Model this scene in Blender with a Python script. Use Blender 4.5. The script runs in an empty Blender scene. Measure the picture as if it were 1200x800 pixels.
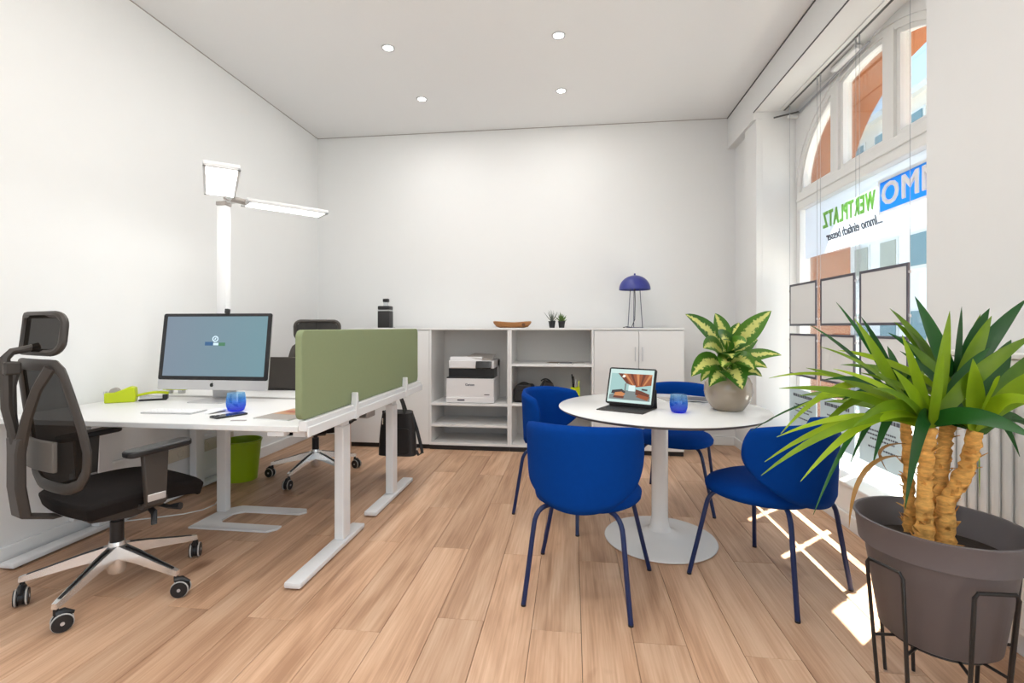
import bpy, bmesh, math, random
from mathutils import Vector, Matrix
random.seed(7)
R = math.radians
PI = math.pi
scn = bpy.context.scene
C = scn.collection

# ------------------------------------------------------------------ camera
CAM_H = 1.17
FPX = 570.0
YAW = math.atan(70.7 / FPX)
cam = bpy.data.cameras.new('camera')
cam.sensor_width = 36
cam.lens = FPX / 1200 * 36
cam.shift_y = -16.8 / 1200
cam.clip_start = 0.02
camo = bpy.data.objects.new('camera', cam)
C.objects.link(camo)
camo.location = (0, 0, CAM_H)
camo.rotation_euler = (R(90), 0, YAW)
scn.camera = camo
# ------------------------------------------------------------------ light / exposure
scn.view_settings.view_transform = 'Standard'
scn.view_settings.look = 'None'
scn.view_settings.gamma = 1
scn.view_settings.use_curve_mapping = False
scn.view_settings.exposure = 0.27
SKY = 1.35
SUN = 36.0
REAR_FILL = 16.0  # added fill at the unseen window behind the camera
SIDE_FILL = 22.0  # added fill at the unseen window beside the camera
DOWN = 4.6
world = bpy.data.worlds.new('sky')
scn.world = world
world.use_nodes = True
wt = world.node_tree
bg = wt.nodes['Background']
tc = wt.nodes.new('ShaderNodeTexCoord')
sep = wt.nodes.new('ShaderNodeSeparateXYZ')
ramp = wt.nodes.new('ShaderNodeValToRGB')
ramp.color_ramp.elements[0].position = 0.0
ramp.color_ramp.elements[0].color = (0.75, 0.87, 1.0, 1)
ramp.color_ramp.elements[1].position = 0.75
ramp.color_ramp.elements[1].color = (0.28, 0.55, 0.95, 1)
wt.links.new(tc.outputs['Generated'], sep.inputs[0])
wt.links.new(sep.outputs['Z'], ramp.inputs[0])
wt.links.new(ramp.outputs[0], bg.inputs[0])
bg.inputs[1].default_value = SKY
sun = bpy.data.lights.new('sun', 'SUN')
sun.energy = SUN
sun.angle = R(0.5)
sun.color = (1.0, 0.96, 0.9)
suno = bpy.data.objects.new('sun', sun)
C.objects.link(suno)
suno.location = (6, 6, 12)
suno.rotation_euler = Vector((-0.56, -0.515, -1.15)).to_track_quat('-Z', 'Y').to_euler()


def daylight_fill(name, loc, rot, sx, sy, e, col=(0.88, 0.95, 1.0)):  # area lamp for the added, unseen windows
    l = bpy.data.lights.new(name, 'AREA')
    l.shape = 'RECTANGLE'
    l.size = sx
    l.size_y = sy
    l.energy = e
    l.color = col
    o = bpy.data.objects.new(name, l)
    C.objects.link(o)
    o.location = loc
    o.rotation_euler = rot
    return o


# ------------------------------------------------------------------ helpers
_s, _c = math.sin(YAW), math.cos(YAW)


def ray(x, y):
    u = (x - 600) / FPX
    return Vector((-_s + u * _c, _c + u * _s, -(y - 383.2) / FPX))


def PZ(x, y, z):
    r = ray(x, y)
    return Vector((0, 0, CAM_H)) + r * ((z - CAM_H) / r.z)


def PY(x, y, yy):
    r = ray(x, y)
    return Vector((0, 0, CAM_H)) + r * (yy / r.y)


def PX(x, y, xx):
    r = ray(x, y)
    return Vector((0, 0, CAM_H)) + r * (xx / r.x)


def lin(v):
    v /= 255.0
    return v / 12.92 if v <= 0.04045 else ((v + 0.055) / 1.055) ** 2.4


def S(r, g, b):
    return (lin(r), lin(g), lin(b), 1)


class G:
    """one mesh being collected"""

    def __init__(self):
        self.bm = bmesh.new()

    def box(self, c, s, rot=None, bev=0.0, seg=1):
        m = Matrix.Translation(Vector(c))
        if rot is not None:
            m = m @ (rot if isinstance(rot, Matrix) else Matrix.Rotation(rot, 4, 'Z'))
        m = m @ Matrix.Diagonal((s[0], s[1], s[2], 1))
        r = bmesh.ops.create_cube(self.bm, size=1, matrix=m)
        if bev > 0:
            es = set()
            for v in r['verts']:
                es.update(v.link_edges)
            bmesh.ops.bevel(self.bm, geom=list(es), offset=bev, segments=seg, affect='EDGES', profile=0.5)
        return self

    def bb(self, x0, x1, y0, y1, z0, z1, bev=0.0, seg=1):
        return self.box(((x0 + x1) / 2, (y0 + y1) / 2, (z0 + z1) / 2), (abs(x1 - x0), abs(y1 - y0), abs(z1 - z0)), None, bev, seg)

    def tube(self, pts, r, n=8, closed=False, cap=True, flat=1.0, up=None):
        pts = [Vector(p) for p in pts]
        k = len(pts)
        rs = r if isinstance(r, (list, tuple)) else [r] * k
        rings = []
        prev = None
        for i, p in enumerate(pts):
            if closed:
                t = (pts[(i + 1) % k] - pts[i - 1])
            else:
                t = (pts[min(i + 1, k - 1)] - pts[max(i - 1, 0)])
            t.normalize()
            if up is not None:
                a = Vector(up).cross(t)
                if a.length < 1e-5:
                    a = prev or t.orthogonal()
                a.normalize()
            elif prev is None:
                a = t.orthogonal().normalized()
            else:
                a = prev - t * prev.dot(t)
                if a.length < 1e-6:
                    a = t.orthogonal()
                a.normalize()
            prev = a
            b = t.cross(a).normalized()
            rings.append([self.bm.verts.new(p + (a * math.cos(2 * PI * j / n) + b * math.sin(2 * PI * j / n) * flat) * rs[i]) for j in range(n)])
        for i in range(k if closed else k - 1):
            A, B = rings[i], rings[(i + 1) % k]
            for j in range(n):
                self.bm.faces.new((A[j], A[(j + 1) % n], B[(j + 1) % n], B[j]))
        if cap and not closed:
            self.bm.faces.new(rings[0][::-1])
            self.bm.faces.new(rings[-1])
        return self

    def cyl(self, p0, p1, r0, r1=None, n=16):
        return self.tube([p0, p1], [r0, r0 if r1 is None else r1], n)

    def lathe(self, prof, n=32, c=(0, 0, 0), cap0=False, cap1=False, ax=None):
        c = Vector(c)
        M = ax if ax is not None else Matrix.Identity(3)
        rings = []
        for (r, z) in prof:
            if r < 1e-6:
                rings.append([self.bm.verts.new(c + M @ Vector((0, 0, z)))])
            else:
                rings.append([self.bm.verts.new(c + M @ Vector((r * math.cos(2 * PI * j / n), r * math.sin(2 * PI * j / n), z))) for j in range(n)])
        for A, B in zip(rings, rings[1:]):
            for j in range(n):
                a, b = A[j % len(A)], A[(j + 1) % len(A)]
                d, e = B[j % len(B)], B[(j + 1) % len(B)]
                vs = []
                for v in (a, b, e, d):
                    if v not in vs:
                        vs.append(v)
                if len(vs) > 2:
                    self.bm.faces.new(vs)
        if cap0 and len(rings[0]) > 1:
            self.bm.faces.new(rings[0][::-1])
        if cap1 and len(rings[-1]) > 1:
            self.bm.faces.new(rings[-1])
        return self

    def prism(self, poly, h0, h1, M=None):
        """2-D polygon extruded along local z from h0 to h1, then moved by M"""
        M = M or Matrix.Identity(4)
        A = [self.bm.verts.new(M @ Vector((p[0], p[1], h0))) for p in poly]
        B = [self.bm.verts.new(M @ Vector((p[0], p[1], h1))) for p in poly]
        k = len(poly)
        self.bm.faces.new(A[::-1])
        self.bm.faces.new(B)
        for i in range(k):
            self.bm.faces.new((A[i], A[(i + 1) % k], B[(i + 1) % k], B[i]))
        return self

    def surf(self, rows):
        V = [[self.bm.verts.new(Vector(p)) for p in row] for row in rows]
        for a, b in zip(V, V[1:]):
            for j in range(len(a) - 1):
                self.bm.faces.new((a[j], a[j + 1], b[j + 1], b[j]))
        return self

    def solid(self, rows, off):
        """a sheet with thickness: rows of (point), off = vector function or vector"""
        n, m = len(rows), len(rows[0])
        A = [[self.bm.verts.new(Vector(p)) for p in row] for row in rows]
        B = [[self.bm.verts.new(Vector(p) + (off(i, j) if callable(off) else Vector(off))) for j, p in enumerate(row)] for i, row in enumerate(rows)]
        f = self.bm.faces.new
        for i in range(n - 1):
            for j in range(m - 1):
                f((A[i][j], A[i + 1][j], A[i + 1][j + 1], A[i][j + 1]))
                f((B[i][j], B[i][j + 1], B[i + 1][j + 1], B[i + 1][j]))
        for i in range(n - 1):
            f((A[i][0], B[i][0], B[i + 1][0], A[i + 1][0]))
            f((A[i][-1], A[i + 1][-1], B[i + 1][-1], B[i][-1]))
        for j in range(m - 1):
            f((A[0][j], A[0][j + 1], B[0][j + 1], B[0][j]))
            f((A[-1][j], B[-1][j], B[-1][j + 1], A[-1][j + 1]))
        return self

    def mesh(self, name):
        bmesh.ops.recalc_face_normals(self.bm, faces=self.bm.faces[:])
        me = bpy.data.meshes.new(name)
        self.bm.to_mesh(me)
        self.bm.free()
        return me


def rrect(w, h, r, n=5, cx=0, cy=0):
    out = []
    for (sx, sy, a0) in ((1, 1, 0), (-1, 1, 90), (-1, -1, 180), (1, -1, 270)):
        for i in range(n + 1):
            a = R(a0 + 90 * i / n)
            out.append((cx + sx * (w / 2 - r) + r * math.cos(a), cy + sy * (h / 2 - r) + r * math.sin(a)))
    return out


def bez(p0, p1, p2, n=10):
    p0, p1, p2 = Vector(p0), Vector(p1), Vector(p2)
    return [p0 * (1 - t) ** 2 + p1 * 2 * t * (1 - t) + p2 * t * t for t in [i / n for i in range(n + 1)]]


def tag(o, label=None, cat=None, group=None, kind=None):
    if label:
        o['label'] = label
    if cat:
        o['category'] = cat
    if group:
        o['group'] = group
    if kind:
        o['kind'] = kind
    return o


def obj(name, g, mat, parent=None, smooth=True, ang=35, loc=None, rot=None, bevel=0.0):
    me = g.mesh(name) if isinstance(g, G) else g
    if smooth and isinstance(g, G):
        for p in me.polygons:
            p.use_smooth = True
        me.set_sharp_from_angle(angle=R(ang))
    o = bpy.data.objects.new(name, me)
    if mat is not None and len(me.materials) == 0:
        for m in (mat if isinstance(mat, (list, tuple)) else [mat]):
            me.materials.append(m)
    C.objects.link(o)
    if parent:
        o.parent = parent
    if loc is not None:
        o.location = loc
    if rot is not None:
        o.rotation_euler = rot
    if bevel:
        b = o.modifiers.new('bevel', 'BEVEL')
        b.width = bevel
        b.segments = 2
        b.limit_method = 'ANGLE'
    return o


def thing(name, label, cat, loc=(0, 0, 0), rotz=0.0, group=None):
    o = bpy.data.objects.new(name, None)
    C.objects.link(o)
    o.empty_display_size = 0.1
    o.location = loc
    o.rotation_euler = (0, 0, rotz)
    return tag(o, label, cat, group)


def struct(name, g, mat, parent=None, **k):
    o = obj(name, g, mat, parent, **k)
    if parent is None:
        o['kind'] = 'structure'
    return o


def copy_tree(o, parent=None):
    c = o.copy()
    C.objects.link(c)
    c.parent = parent
    for ch in list(o.children):
        copy_tree(ch, c)
    return c


def text_mesh(body, size, extrude=0.001, shear=0.0, sx=1.0, align='CENTER', bold=0.0):
    cu = bpy.data.curves.new('lettering', 'FONT')
    cu.body = body
    cu.size = size
    cu.extrude = extrude
    cu.shear = shear
    cu.bevel_depth = bold
    cu.bevel_resolution = 0
    cu.align_x = align
    cu.align_y = 'CENTER'
    cu.resolution_u = 3
    t = bpy.data.objects.new('lettering', cu)
    C.objects.link(t)
    bpy.context.view_layer.update()
    dg = bpy.context.evaluated_depsgraph_get()
    me = bpy.data.meshes.new_from_object(t.evaluated_get(dg))
    bpy.data.objects.remove(t)
    if sx != 1.0:
        me.transform(Matrix.Diagonal((sx, 1, 1, 1)))
    me.materials.clear()
    return me


# ------------------------------------------------------------------ materials
MATS = {}


def mat(name, col, rough=0.5, metal=0.0, spec=0.5, bump=0.0, bscale=200.0, var=0.0, vscale=6.0, sheen=0.0, coat=0.0, emit=None, estr=0.0, stretch=(1, 1, 1), rand=0.0):
    m = bpy.data.materials.new(name)
    m.use_nodes = True
    t = m.node_tree
    p = t.nodes['Principled BSDF']
    p.inputs['Base Color'].default_value = col
    p.inputs['Roughness'].default_value = rough
    p.inputs['Metallic'].default_value = metal
    p.inputs['Specular IOR Level'].default_value = spec
    if sheen:
        p.inputs['Sheen Weight'].default_value = sheen
    if coat:
        p.inputs['Coat Weight'].default_value = coat
        p.inputs['Coat Roughness'].default_value = 0.05
    if emit:
        p.inputs['Emission Color'].default_value = emit
        p.inputs['Emission Strength'].default_value = estr
    tcn = t.nodes.new('ShaderNodeTexCoord')
    mp = t.nodes.new('ShaderNodeMapping')
    mp.inputs['Scale'].default_value = stretch
    t.links.new(tcn.outputs['Object'], mp.inputs[0])
    if bump:
        n = t.nodes.new('ShaderNodeTexNoise')
        n.inputs['Scale'].default_value = bscale
        n.inputs['Detail'].default_value = 3
        b = t.nodes.new('ShaderNodeBump')
        b.inputs['Strength'].default_value = bump
        b.inputs['Distance'].default_value = 0.002
        t.links.new(mp.outputs[0], n.inputs['Vector'])
        t.links.new(n.outputs['Fac'], b.inputs['Height'])
        t.links.new(b.outputs[0], p.inputs['Normal'])
    if var or rand:
        h = t.nodes.new('ShaderNodeHueSaturation')
        h.inputs['Color'].default_value = col
        ma = t.nodes.new('ShaderNodeMath')
        ma.operation = 'MULTIPLY_ADD'
        n = t.nodes.new('ShaderNodeTexNoise')
        n.inputs['Scale'].default_value = vscale
        n.inputs['Detail'].default_value = 4
        t.links.new(mp.outputs[0], n.inputs['Vector'])
        t.links.new(n.outputs['Fac'], ma.inputs[0])
        ma.inputs[1].default_value = 2 * var
        ma.inputs[2].default_value = 1 - var
        if rand:
            oi = t.nodes.new('ShaderNodeObjectInfo')
            mb = t.nodes.new('ShaderNodeMath')
            mb.operation = 'MULTIPLY_ADD'
            t.links.new(oi.outputs['Random'], mb.inputs[0])
            mb.inputs[1].default_value = 2 * rand
            t.links.new(ma.outputs[0], mb.inputs[2])
            mc = t.nodes.new('ShaderNodeMath')
            mc.operation = 'SUBTRACT'
            t.links.new(mb.outputs[0], mc.inputs[0])
            mc.inputs[1].default_value = rand
            t.links.new(mc.outputs[0], h.inputs['Value'])
        else:
            t.links.new(ma.outputs[0], h.inputs['Value'])
        t.links.new(h.outputs[0], p.inputs['Base Color'])
    MATS[name] = m
    return m


M = MATS
mat('wall_paint', (0.80, 0.80, 0.79, 1), 0.9, spec=0.2, bump=0.08, bscale=90, var=0.01)
mat('ceiling_paint', (0.82, 0.82, 0.82, 1), 0.92, spec=0.2, bump=0.05, bscale=80)
mat('trim_white', (0.80, 0.80, 0.79, 1), 0.45, bump=0.02)
mat('window_paint', (0.82, 0.82, 0.80, 1), 0.35, bump=0.02, bscale=40)
mat('desk_white', (0.80, 0.80, 0.79, 1), 0.4, bump=0.02, bscale=300)
mat('white_metal', (0.78, 0.78, 0.78, 1), 0.38, bump=0.02, bscale=400)
mat('lamp_white', (0.76, 0.76, 0.76, 1), 0.45)
mat('cabinet_white', (0.78, 0.77, 0.755, 1), 0.42, bump=0.02, bscale=300)
mat('cabinet_shade', (0.70, 0.675, 0.64, 1), 0.5, bump=0.02, bscale=300)  # cabinet white darkened and warmed, shelf shade put into the colour
mat('black_plinth', (0.012, 0.011, 0.011, 1), 0.5)
mat('table_white', (0.80, 0.80, 0.79, 1), 0.22, bump=0.01, bscale=300)
mat('table_edge', (0.16, 0.15, 0.145, 1), 0.5)
mat('gap_dark', (0.05, 0.035, 0.025, 1), 0.9)
mat('line_dark', (0.08, 0.08, 0.085, 1), 0.6)
mat('black_plastic', (0.012, 0.012, 0.013, 1), 0.38, bump=0.03, bscale=500)
mat('chair_grey', (0.045, 0.037, 0.031, 1), 0.5, bump=0.05, bscale=500)
mat('seat_fabric', (0.014, 0.011, 0.010, 1), 0.95, spec=0.2, bump=0.3, bscale=900)
mat('lumbar_grey', (0.13, 0.115, 0.10, 1), 0.5)
mat('chrome', (0.88, 0.88, 0.87, 1), 0.27, metal=0.88)
mat('alu', (0.62, 0.62, 0.63, 1), 0.35, metal=0.6)
mat('wheel_rim', (0.55, 0.53, 0.5, 1), 0.35)
mat('blue_fabric', S(0, 58, 138), 0.9, spec=0.1, bump=0.35, bscale=1100, var=0.07, vscale=40)
mat('blue_metal', S(6, 34, 84), 0.4, spec=0.5)
mat('blue_lamp', S(52, 60, 140), 0.35, spec=0.5)
mat('thin_wire', S(60, 62, 90), 0.4)
mat('green_felt', S(142, 152, 116), 0.95, spec=0.1, bump=0.3, bscale=900, var=0.03, vscale=60)
mat('lime', S(190, 205, 10), 0.35, spec=0.5)
mat('lime_bin', S(150, 180, 5), 0.4, spec=0.5)
mat('yellow_cup', S(215, 230, 20), 0.4)
mat('phone_black', (0.01, 0.01, 0.012, 1), 0.15)
mat('paper', (0.75, 0.75, 0.73, 1), 0.7)
mat('grey_tray', S(165, 158, 152), 0.5)
mat('pot_grey', S(102, 96, 98), 0.42, spec=0.4, bump=0.05, bscale=60, var=0.06, vscale=10)
mat('soil', (0.03, 0.02, 0.014, 1), 0.95, bump=1.0, bscale=120, var=0.4, vscale=60)
mat('wire_black', (0.012, 0.011, 0.011, 1), 0.4)
mat('glaze_taupe', S(165, 148, 128), 0.1, spec=0.6, coat=0.6, var=0.12, vscale=9)
mat('printer_white', (0.76, 0.74, 0.735, 1), 0.45)
mat('leather_black', (0.015, 0.013, 0.013, 1), 0.45, bump=0.3, bscale=300)
mat('wood_bowl', S(165, 112, 62), 0.5, var=0.35, vscale=30, stretch=(1, 4, 8))
mat('copper_tube', S(170, 110, 70), 0.4)
mat('socket_beige', S(205, 196, 180), 0.5)
mat('socket_hole', S(120, 105, 88), 0.6)
mat('radiator_white', (0.80, 0.79, 0.76, 1), 0.4)
mat('terracotta', S(158, 98, 60), 0.9, spec=0.1, bump=0.3, bscale=30, var=0.12, vscale=4)
mat('facade_white', S(236, 234, 228), 0.9, var=0.03)
mat('facade_cream', S(226, 216, 200), 0.9, var=0.03)
mat('facade_frame', S(225, 225, 220), 0.6)
mat('facade_glass', S(105, 138, 144), 0.12, spec=0.8, var=0.2, vscale=0.6)
mat('facade_blind', S(170, 172, 158), 0.7, var=0.1, vscale=3)
mat('pavement', S(170, 166, 160), 0.9, var=0.08, vscale=3)
mat('frame_grey', S(84, 82, 92), 0.5)
mat('poster_grey', S(230, 229, 227), 0.55)
mat('poster_blue', S(196, 214, 220), 0.5)
mat('ink', S(78, 84, 96), 0.6)
mat('key_white', (0.9, 0.9, 0.9, 1), 0.4)
mat('leaf_pot_black', (0.014, 0.014, 0.015, 1), 0.5)
mat('succ_grey', S(105, 112, 100), 0.6)
mat('succ_green', S(90, 118, 55), 0.55)
mat('key_dark', (0.02, 0.02, 0.021, 1), 0.5)
mat('tablet_case', (0.03, 0.027, 0.026, 1), 0.6)
mat('rail_dark', (0.10, 0.10, 0.10, 1), 0.4, metal=0.5)
mat('cable_steel', (0.42, 0.43, 0.45, 1), 0.4, metal=0.4)
mat('light_diffuser', (0.9, 0.9, 0.9, 1), 0.5, emit=(1, 0.98, 0.95, 1), estr=7.0)
mat('downlight_disc', (0.9, 0.9, 0.9, 1), 0.5, emit=(1, 0.96, 0.88, 1), estr=14.0)


def glassy(name, tint=(1, 1, 1, 1), refl=0.06, rough=0.02):
    m = bpy.data.materials.new(name)
    m.use_nodes = True
    t = m.node_tree
    t.nodes.remove(t.nodes['Principled BSDF'])
    out = t.nodes['Material Output']
    tr = t.nodes.new('ShaderNodeBsdfTransparent')
    tr.inputs[0].default_value = tint
    gl = t.nodes.new('ShaderNodeBsdfGlossy')
    gl.inputs['Roughness'].default_value = rough
    fr = t.nodes.new('ShaderNodeLayerWeight')
    fr.inputs[0].default_value = 0.12
    mu = t.nodes.new('ShaderNodeMath')
    mu.operation = 'MULTIPLY_ADD'
    t.links.new(fr.outputs['Fresnel'], mu.inputs[0])
    mu.inputs[1].default_value = 0.5
    mu.inputs[2].default_value = refl
    mx = t.nodes.new('ShaderNodeMixShader')
    t.links.new(mu.outputs[0], mx.inputs[0])
    t.links.new(tr.outputs[0], mx.inputs[1])
    t.links.new(gl.outputs[0], mx.inputs[2])
    t.links.new(mx.outputs[0], out.inputs[0])
    M[name] = m
    return m


glassy('window_glass', (0.97, 0.99, 0.98, 1), 0.01)


def mixtrans(name, col, transp, transl=0.0, rough=0.8):
    """cloth / film: diffuse + translucent + see-through"""
    m = bpy.data.materials.new(name)
    m.use_nodes = True
    t = m.node_tree
    t.nodes.remove(t.nodes['Principled BSDF'])
    out = t.nodes['Material Output']
    d = t.nodes.new('ShaderNodeBsdfDiffuse')
    d.inputs[0].default_value = col
    tl = t.nodes.new('ShaderNodeBsdfTranslucent')
    tl.inputs[0].default_value = col
    a = t.nodes.new('ShaderNodeMixShader')
    a.inputs[0].default_value = transl
    t.links.new(d.outputs[0], a.inputs[1])
    t.links.new(tl.outputs[0], a.inputs[2])
    tr = t.nodes.new('ShaderNodeBsdfTransparent')
    b = t.nodes.new('ShaderNodeMixShader')
    b.inputs[0].default_value = transp
    t.links.new(a.outputs[0], b.inputs[1])
    t.links.new(tr.outputs[0], b.inputs[2])
    t.links.new(b.outputs[0], out.inputs[0])
    M[name] = m
    return m


mixtrans('chair_mesh', (0.02, 0.016, 0.013, 1), 0.07)
mixtrans('sticker_blue', S(95, 190, 250), 0.0, 0.7)
mixtrans('sticker_white', (0.88, 0.88, 0.88, 1), 0.0, 0.55)
mixtrans('sticker_green', S(175, 222, 140), 0.0, 0.6)
mixtrans('banner_film', (0.86, 0.91, 0.97, 1), 0.06, 0.6)


def blue_glass(name):
    m = bpy.data.materials.new(name)
    m.use_nodes = True
    t = m.node_tree
    t.nodes.remove(t.nodes['Principled BSDF'])
    out = t.nodes['Material Output']
    tcn = t.nodes.new('ShaderNodeTexCoord')
    sp = t.nodes.new('ShaderNodeSeparateXYZ')
    t.links.new(tcn.outputs['Object'], sp.inputs[0])
    mr = t.nodes.new('ShaderNodeMapRange')
    mr.inputs['From Min'].default_value = 0.0
    mr.inputs['From Max'].default_value = 0.09
    t.links.new(sp.outputs['Z'], mr.inputs[0])
    cr = t.nodes.new('ShaderNodeValToRGB')
    cr.color_ramp.elements[0].color = (0.02, 0.16, 0.92, 1)
    cr.color_ramp.elements[1].color = (0.72, 0.88, 0.98, 1)
    e = cr.color_ramp.elements.new(0.45)
    e.color = (0.25, 0.60, 0.96, 1)
    t.links.new(mr.outputs[0], cr.inputs[0])
    tr = t.nodes.new('ShaderNodeBsdfTransparent')
    tl = t.nodes.new('ShaderNodeBsdfTranslucent')
    gl = t.nodes.new('ShaderNodeBsdfGlossy')
    gl.inputs['Roughness'].default_value = 0.03
    t.links.new(cr.outputs[0], tr.inputs[0])
    t.links.new(cr.outputs[0], tl.inputs[0])
    a = t.nodes.new('ShaderNodeMixShader')
    a.inputs[0].default_value = 0.22
    t.links.new(tr.outputs[0], a.inputs[1])
    t.links.new(tl.outputs[0], a.inputs[2])
    b = t.nodes.new('ShaderNodeMixShader')
    b.inputs[0].default_value = 0.07
    t.links.new(a.outputs[0], b.inputs[1])
    t.links.new(gl.outputs[0], b.inputs[2])
    t.links.new(b.outputs[0], out.inputs[0])
    M[name] = m


blue_glass('blue_glass')


def wood_floor():
    m = bpy.data.materials.new('oak_plank')
    m.use_nodes = True
    t = m.node_tree
    p = t.nodes['Principled BSDF']
    tcn = t.nodes.new('ShaderNodeTexCoord')
    oi = t.nodes.new('ShaderNodeObjectInfo')
    off = t.nodes.new('ShaderNodeVectorMath')
    off.operation = 'MULTIPLY_ADD'
    cmb = t.nodes.new('ShaderNodeCombineXYZ')
    for i in range(3):
        t.links.new(oi.outputs['Random'], cmb.inputs[i])
    t.links.new(cmb.outputs[0], off.inputs[0])
    off.inputs[1].default_value = (13.0, 37.0, 7.0)
    t.links.new(tcn.outputs['Object'], off.inputs[2])

    def noise(scale, stretch, detail, dist=0.0):
        mp = t.nodes.new('ShaderNodeMapping')
        mp.inputs['Scale'].default_value = stretch
        t.links.new(off.outputs[0], mp.inputs[0])
        n = t.nodes.new('ShaderNodeTexNoise')
        n.inputs['Scale'].default_value = scale
        n.inputs['Detail'].default_value = detail
        n.inputs['Distortion'].default_value = dist
        t.links.new(mp.outputs[0], n.inputs['Vector'])
        return n
    grain = noise(22, (1.0, 0.05, 1), 6, 0.4)
    wave = noise(3.2, (1.6, 0.28, 1), 3, 1.2)
    fine = noise(120, (1.0, 0.03, 1), 3)
    knot = noise(2.6, (2.2, 0.9, 1), 2, 0.3)
    cr = t.nodes.new('ShaderNodeValToRGB')
    e = cr.color_ramp.elements
    e[0].position = 0.33
    e[0].color = S(172, 128, 94)
    e[1].position = 0.66
    e[1].color = S(220, 182, 148)
    mid = e.new(0.5)
    mid.color = S(202, 158, 122)
    # grain lines through the swirling figure
    mix = t.nodes.new('ShaderNodeMath')
    mix.operation = 'MULTIPLY_ADD'
    t.links.new(wave.outputs['Fac'], mix.inputs[0])
    mix.inputs[1].default_value = 0.55
    ad = t.nodes.new('ShaderNodeMath')
    ad.operation = 'MULTIPLY_ADD'
    t.links.new(grain.outputs['Fac'], ad.inputs[0])
    ad.inputs[1].default_value = 0.42
    ad.inputs[2].default_value = 0.01
    t.links.new(ad.outputs[0], mix.inputs[2])
    fm = t.nodes.new('ShaderNodeMath')
    fm.operation = 'MULTIPLY_ADD'
    t.links.new(fine.outputs['Fac'], fm.inputs[0])
    fm.inputs[1].default_value = 0.34
    sb = t.nodes.new('ShaderNodeMath')
    sb.operation = 'SUBTRACT'
    t.links.new(mix.outputs[0], sb.inputs[0])
    sb.inputs[1].default_value = 0.17
    t.links.new(sb.outputs[0], fm.inputs[2])
    t.links.new(fm.outputs[0], cr.inputs[0])
    # dark knots
    kr = t.nodes.new('ShaderNodeValToRGB')
    kr.color_ramp.elements[0].position = 0.70
    kr.color_ramp.elements[0].color = (1, 1, 1, 1)
    kr.color_ramp.elements[1].position = 0.80
    kr.color_ramp.elements[1].color = (0.42, 0.30, 0.22, 1)
    t.links.new(knot.outputs['Fac'], kr.inputs[0])
    mu = t.nodes.new('ShaderNodeMixRGB')
    mu.blend_type = 'MULTIPLY'
    mu.inputs[0].default_value = 1.0
    t.links.new(cr.outputs[0], mu.inputs[1])
    t.links.new(kr.outputs[0], mu.inputs[2])
    hs = t.nodes.new('ShaderNodeHueSaturation')
    v = t.nodes.new('ShaderNodeMath')
    v.operation = 'MULTIPLY_ADD'
    t.links.new(oi.outputs['Random'], v.inputs[0])
    v.inputs[1].default_value = 0.22
    v.inputs[2].default_value = 0.90
    t.links.new(v.outputs[0], hs.inputs['Value'])
    t.links.new(mu.outputs[0], hs.inputs['Color'])
    hs.inputs['Saturation'].default_value = 0.92
    t.links.new(hs.outputs[0], p.inputs['Base Color'])
    p.inputs['Roughness'].default_value = 0.42
    p.inputs['Specular IOR Level'].default_value = 0.35
    b = t.nodes.new('ShaderNodeBump')
    b.inputs['Strength'].default_value = 0.12
    b.inputs['Distance'].default_value = 0.001
    t.links.new(fine.outputs['Fac'], b.inputs['Height'])
    t.links.new(b.outputs[0], p.inputs['Normal'])
    M['oak_plank'] = m


wood_floor()


def leaf_mat(name, c0, c1, trans=0.35, stripes=0.0, rough=0.35):
    """leaf: colour runs along UV, some light comes through"""
    m = bpy.data.materials.new(name)
    m.use_nodes = True
    t = m.node_tree
    p = t.nodes['Principled BSDF']
    out = t.nodes['Material Output']
    oi = t.nodes.new('ShaderNodeObjectInfo')
    tcn = t.nodes.new('ShaderNodeTexCoord')
    n = t.nodes.new('ShaderNodeTexNoise')
    n.inputs['Scale'].default_value = 14
    n.inputs['Detail'].default_value = 3
    t.links.new(tcn.outputs['Object'], n.inputs['Vector'])
    a = t.nodes.new('ShaderNodeMath')
    a.operation = 'MULTIPLY_ADD'
    t.links.new(n.outputs['Fac'], a.inputs[0])
    a.inputs[1].default_value = 0.5
    t.links.new(oi.outputs['Random'], a.inputs[2])
    b = t.nodes.new('ShaderNodeMath')
    b.operation = 'MULTIPLY'
    t.links.new(a.outputs[0], b.inputs[0])
    b.inputs[1].default_value = 0.66
    cr = t.nodes.new('ShaderNodeValToRGB')
    cr.color_ramp.elements[0].color = c0
    cr.color_ramp.elements[1].color = c1
    t.links.new(b.outputs[0], cr.inputs[0])
    t.links.new(cr.outputs[0], p.inputs['Base Color'])
    p.inputs['Roughness'].default_value = rough
    tl = t.nodes.new('ShaderNodeBsdfTranslucent')
    t.links.new(cr.outputs[0], tl.inputs[0])
    mx = t.nodes.new('ShaderNodeMixShader')
    mx.inputs[0].default_value = trans
    t.links.new(p.outputs[0], mx.inputs[1])
    t.links.new(tl.outputs[0], mx.inputs[2])
    t.links.new(mx.outputs[0], out.inputs[0])
    M[name] = m
    return m, t, p, cr, tl


leaf_mat('yucca_leaf', S(34, 92, 18), S(176, 206, 36), 0.40)
leaf_mat('yucca_dark', S(14, 62, 24), S(40, 105, 35), 0.25)
leaf_mat('dry_leaf', S(150, 105, 50), S(190, 150, 80), 0.3)


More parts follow.
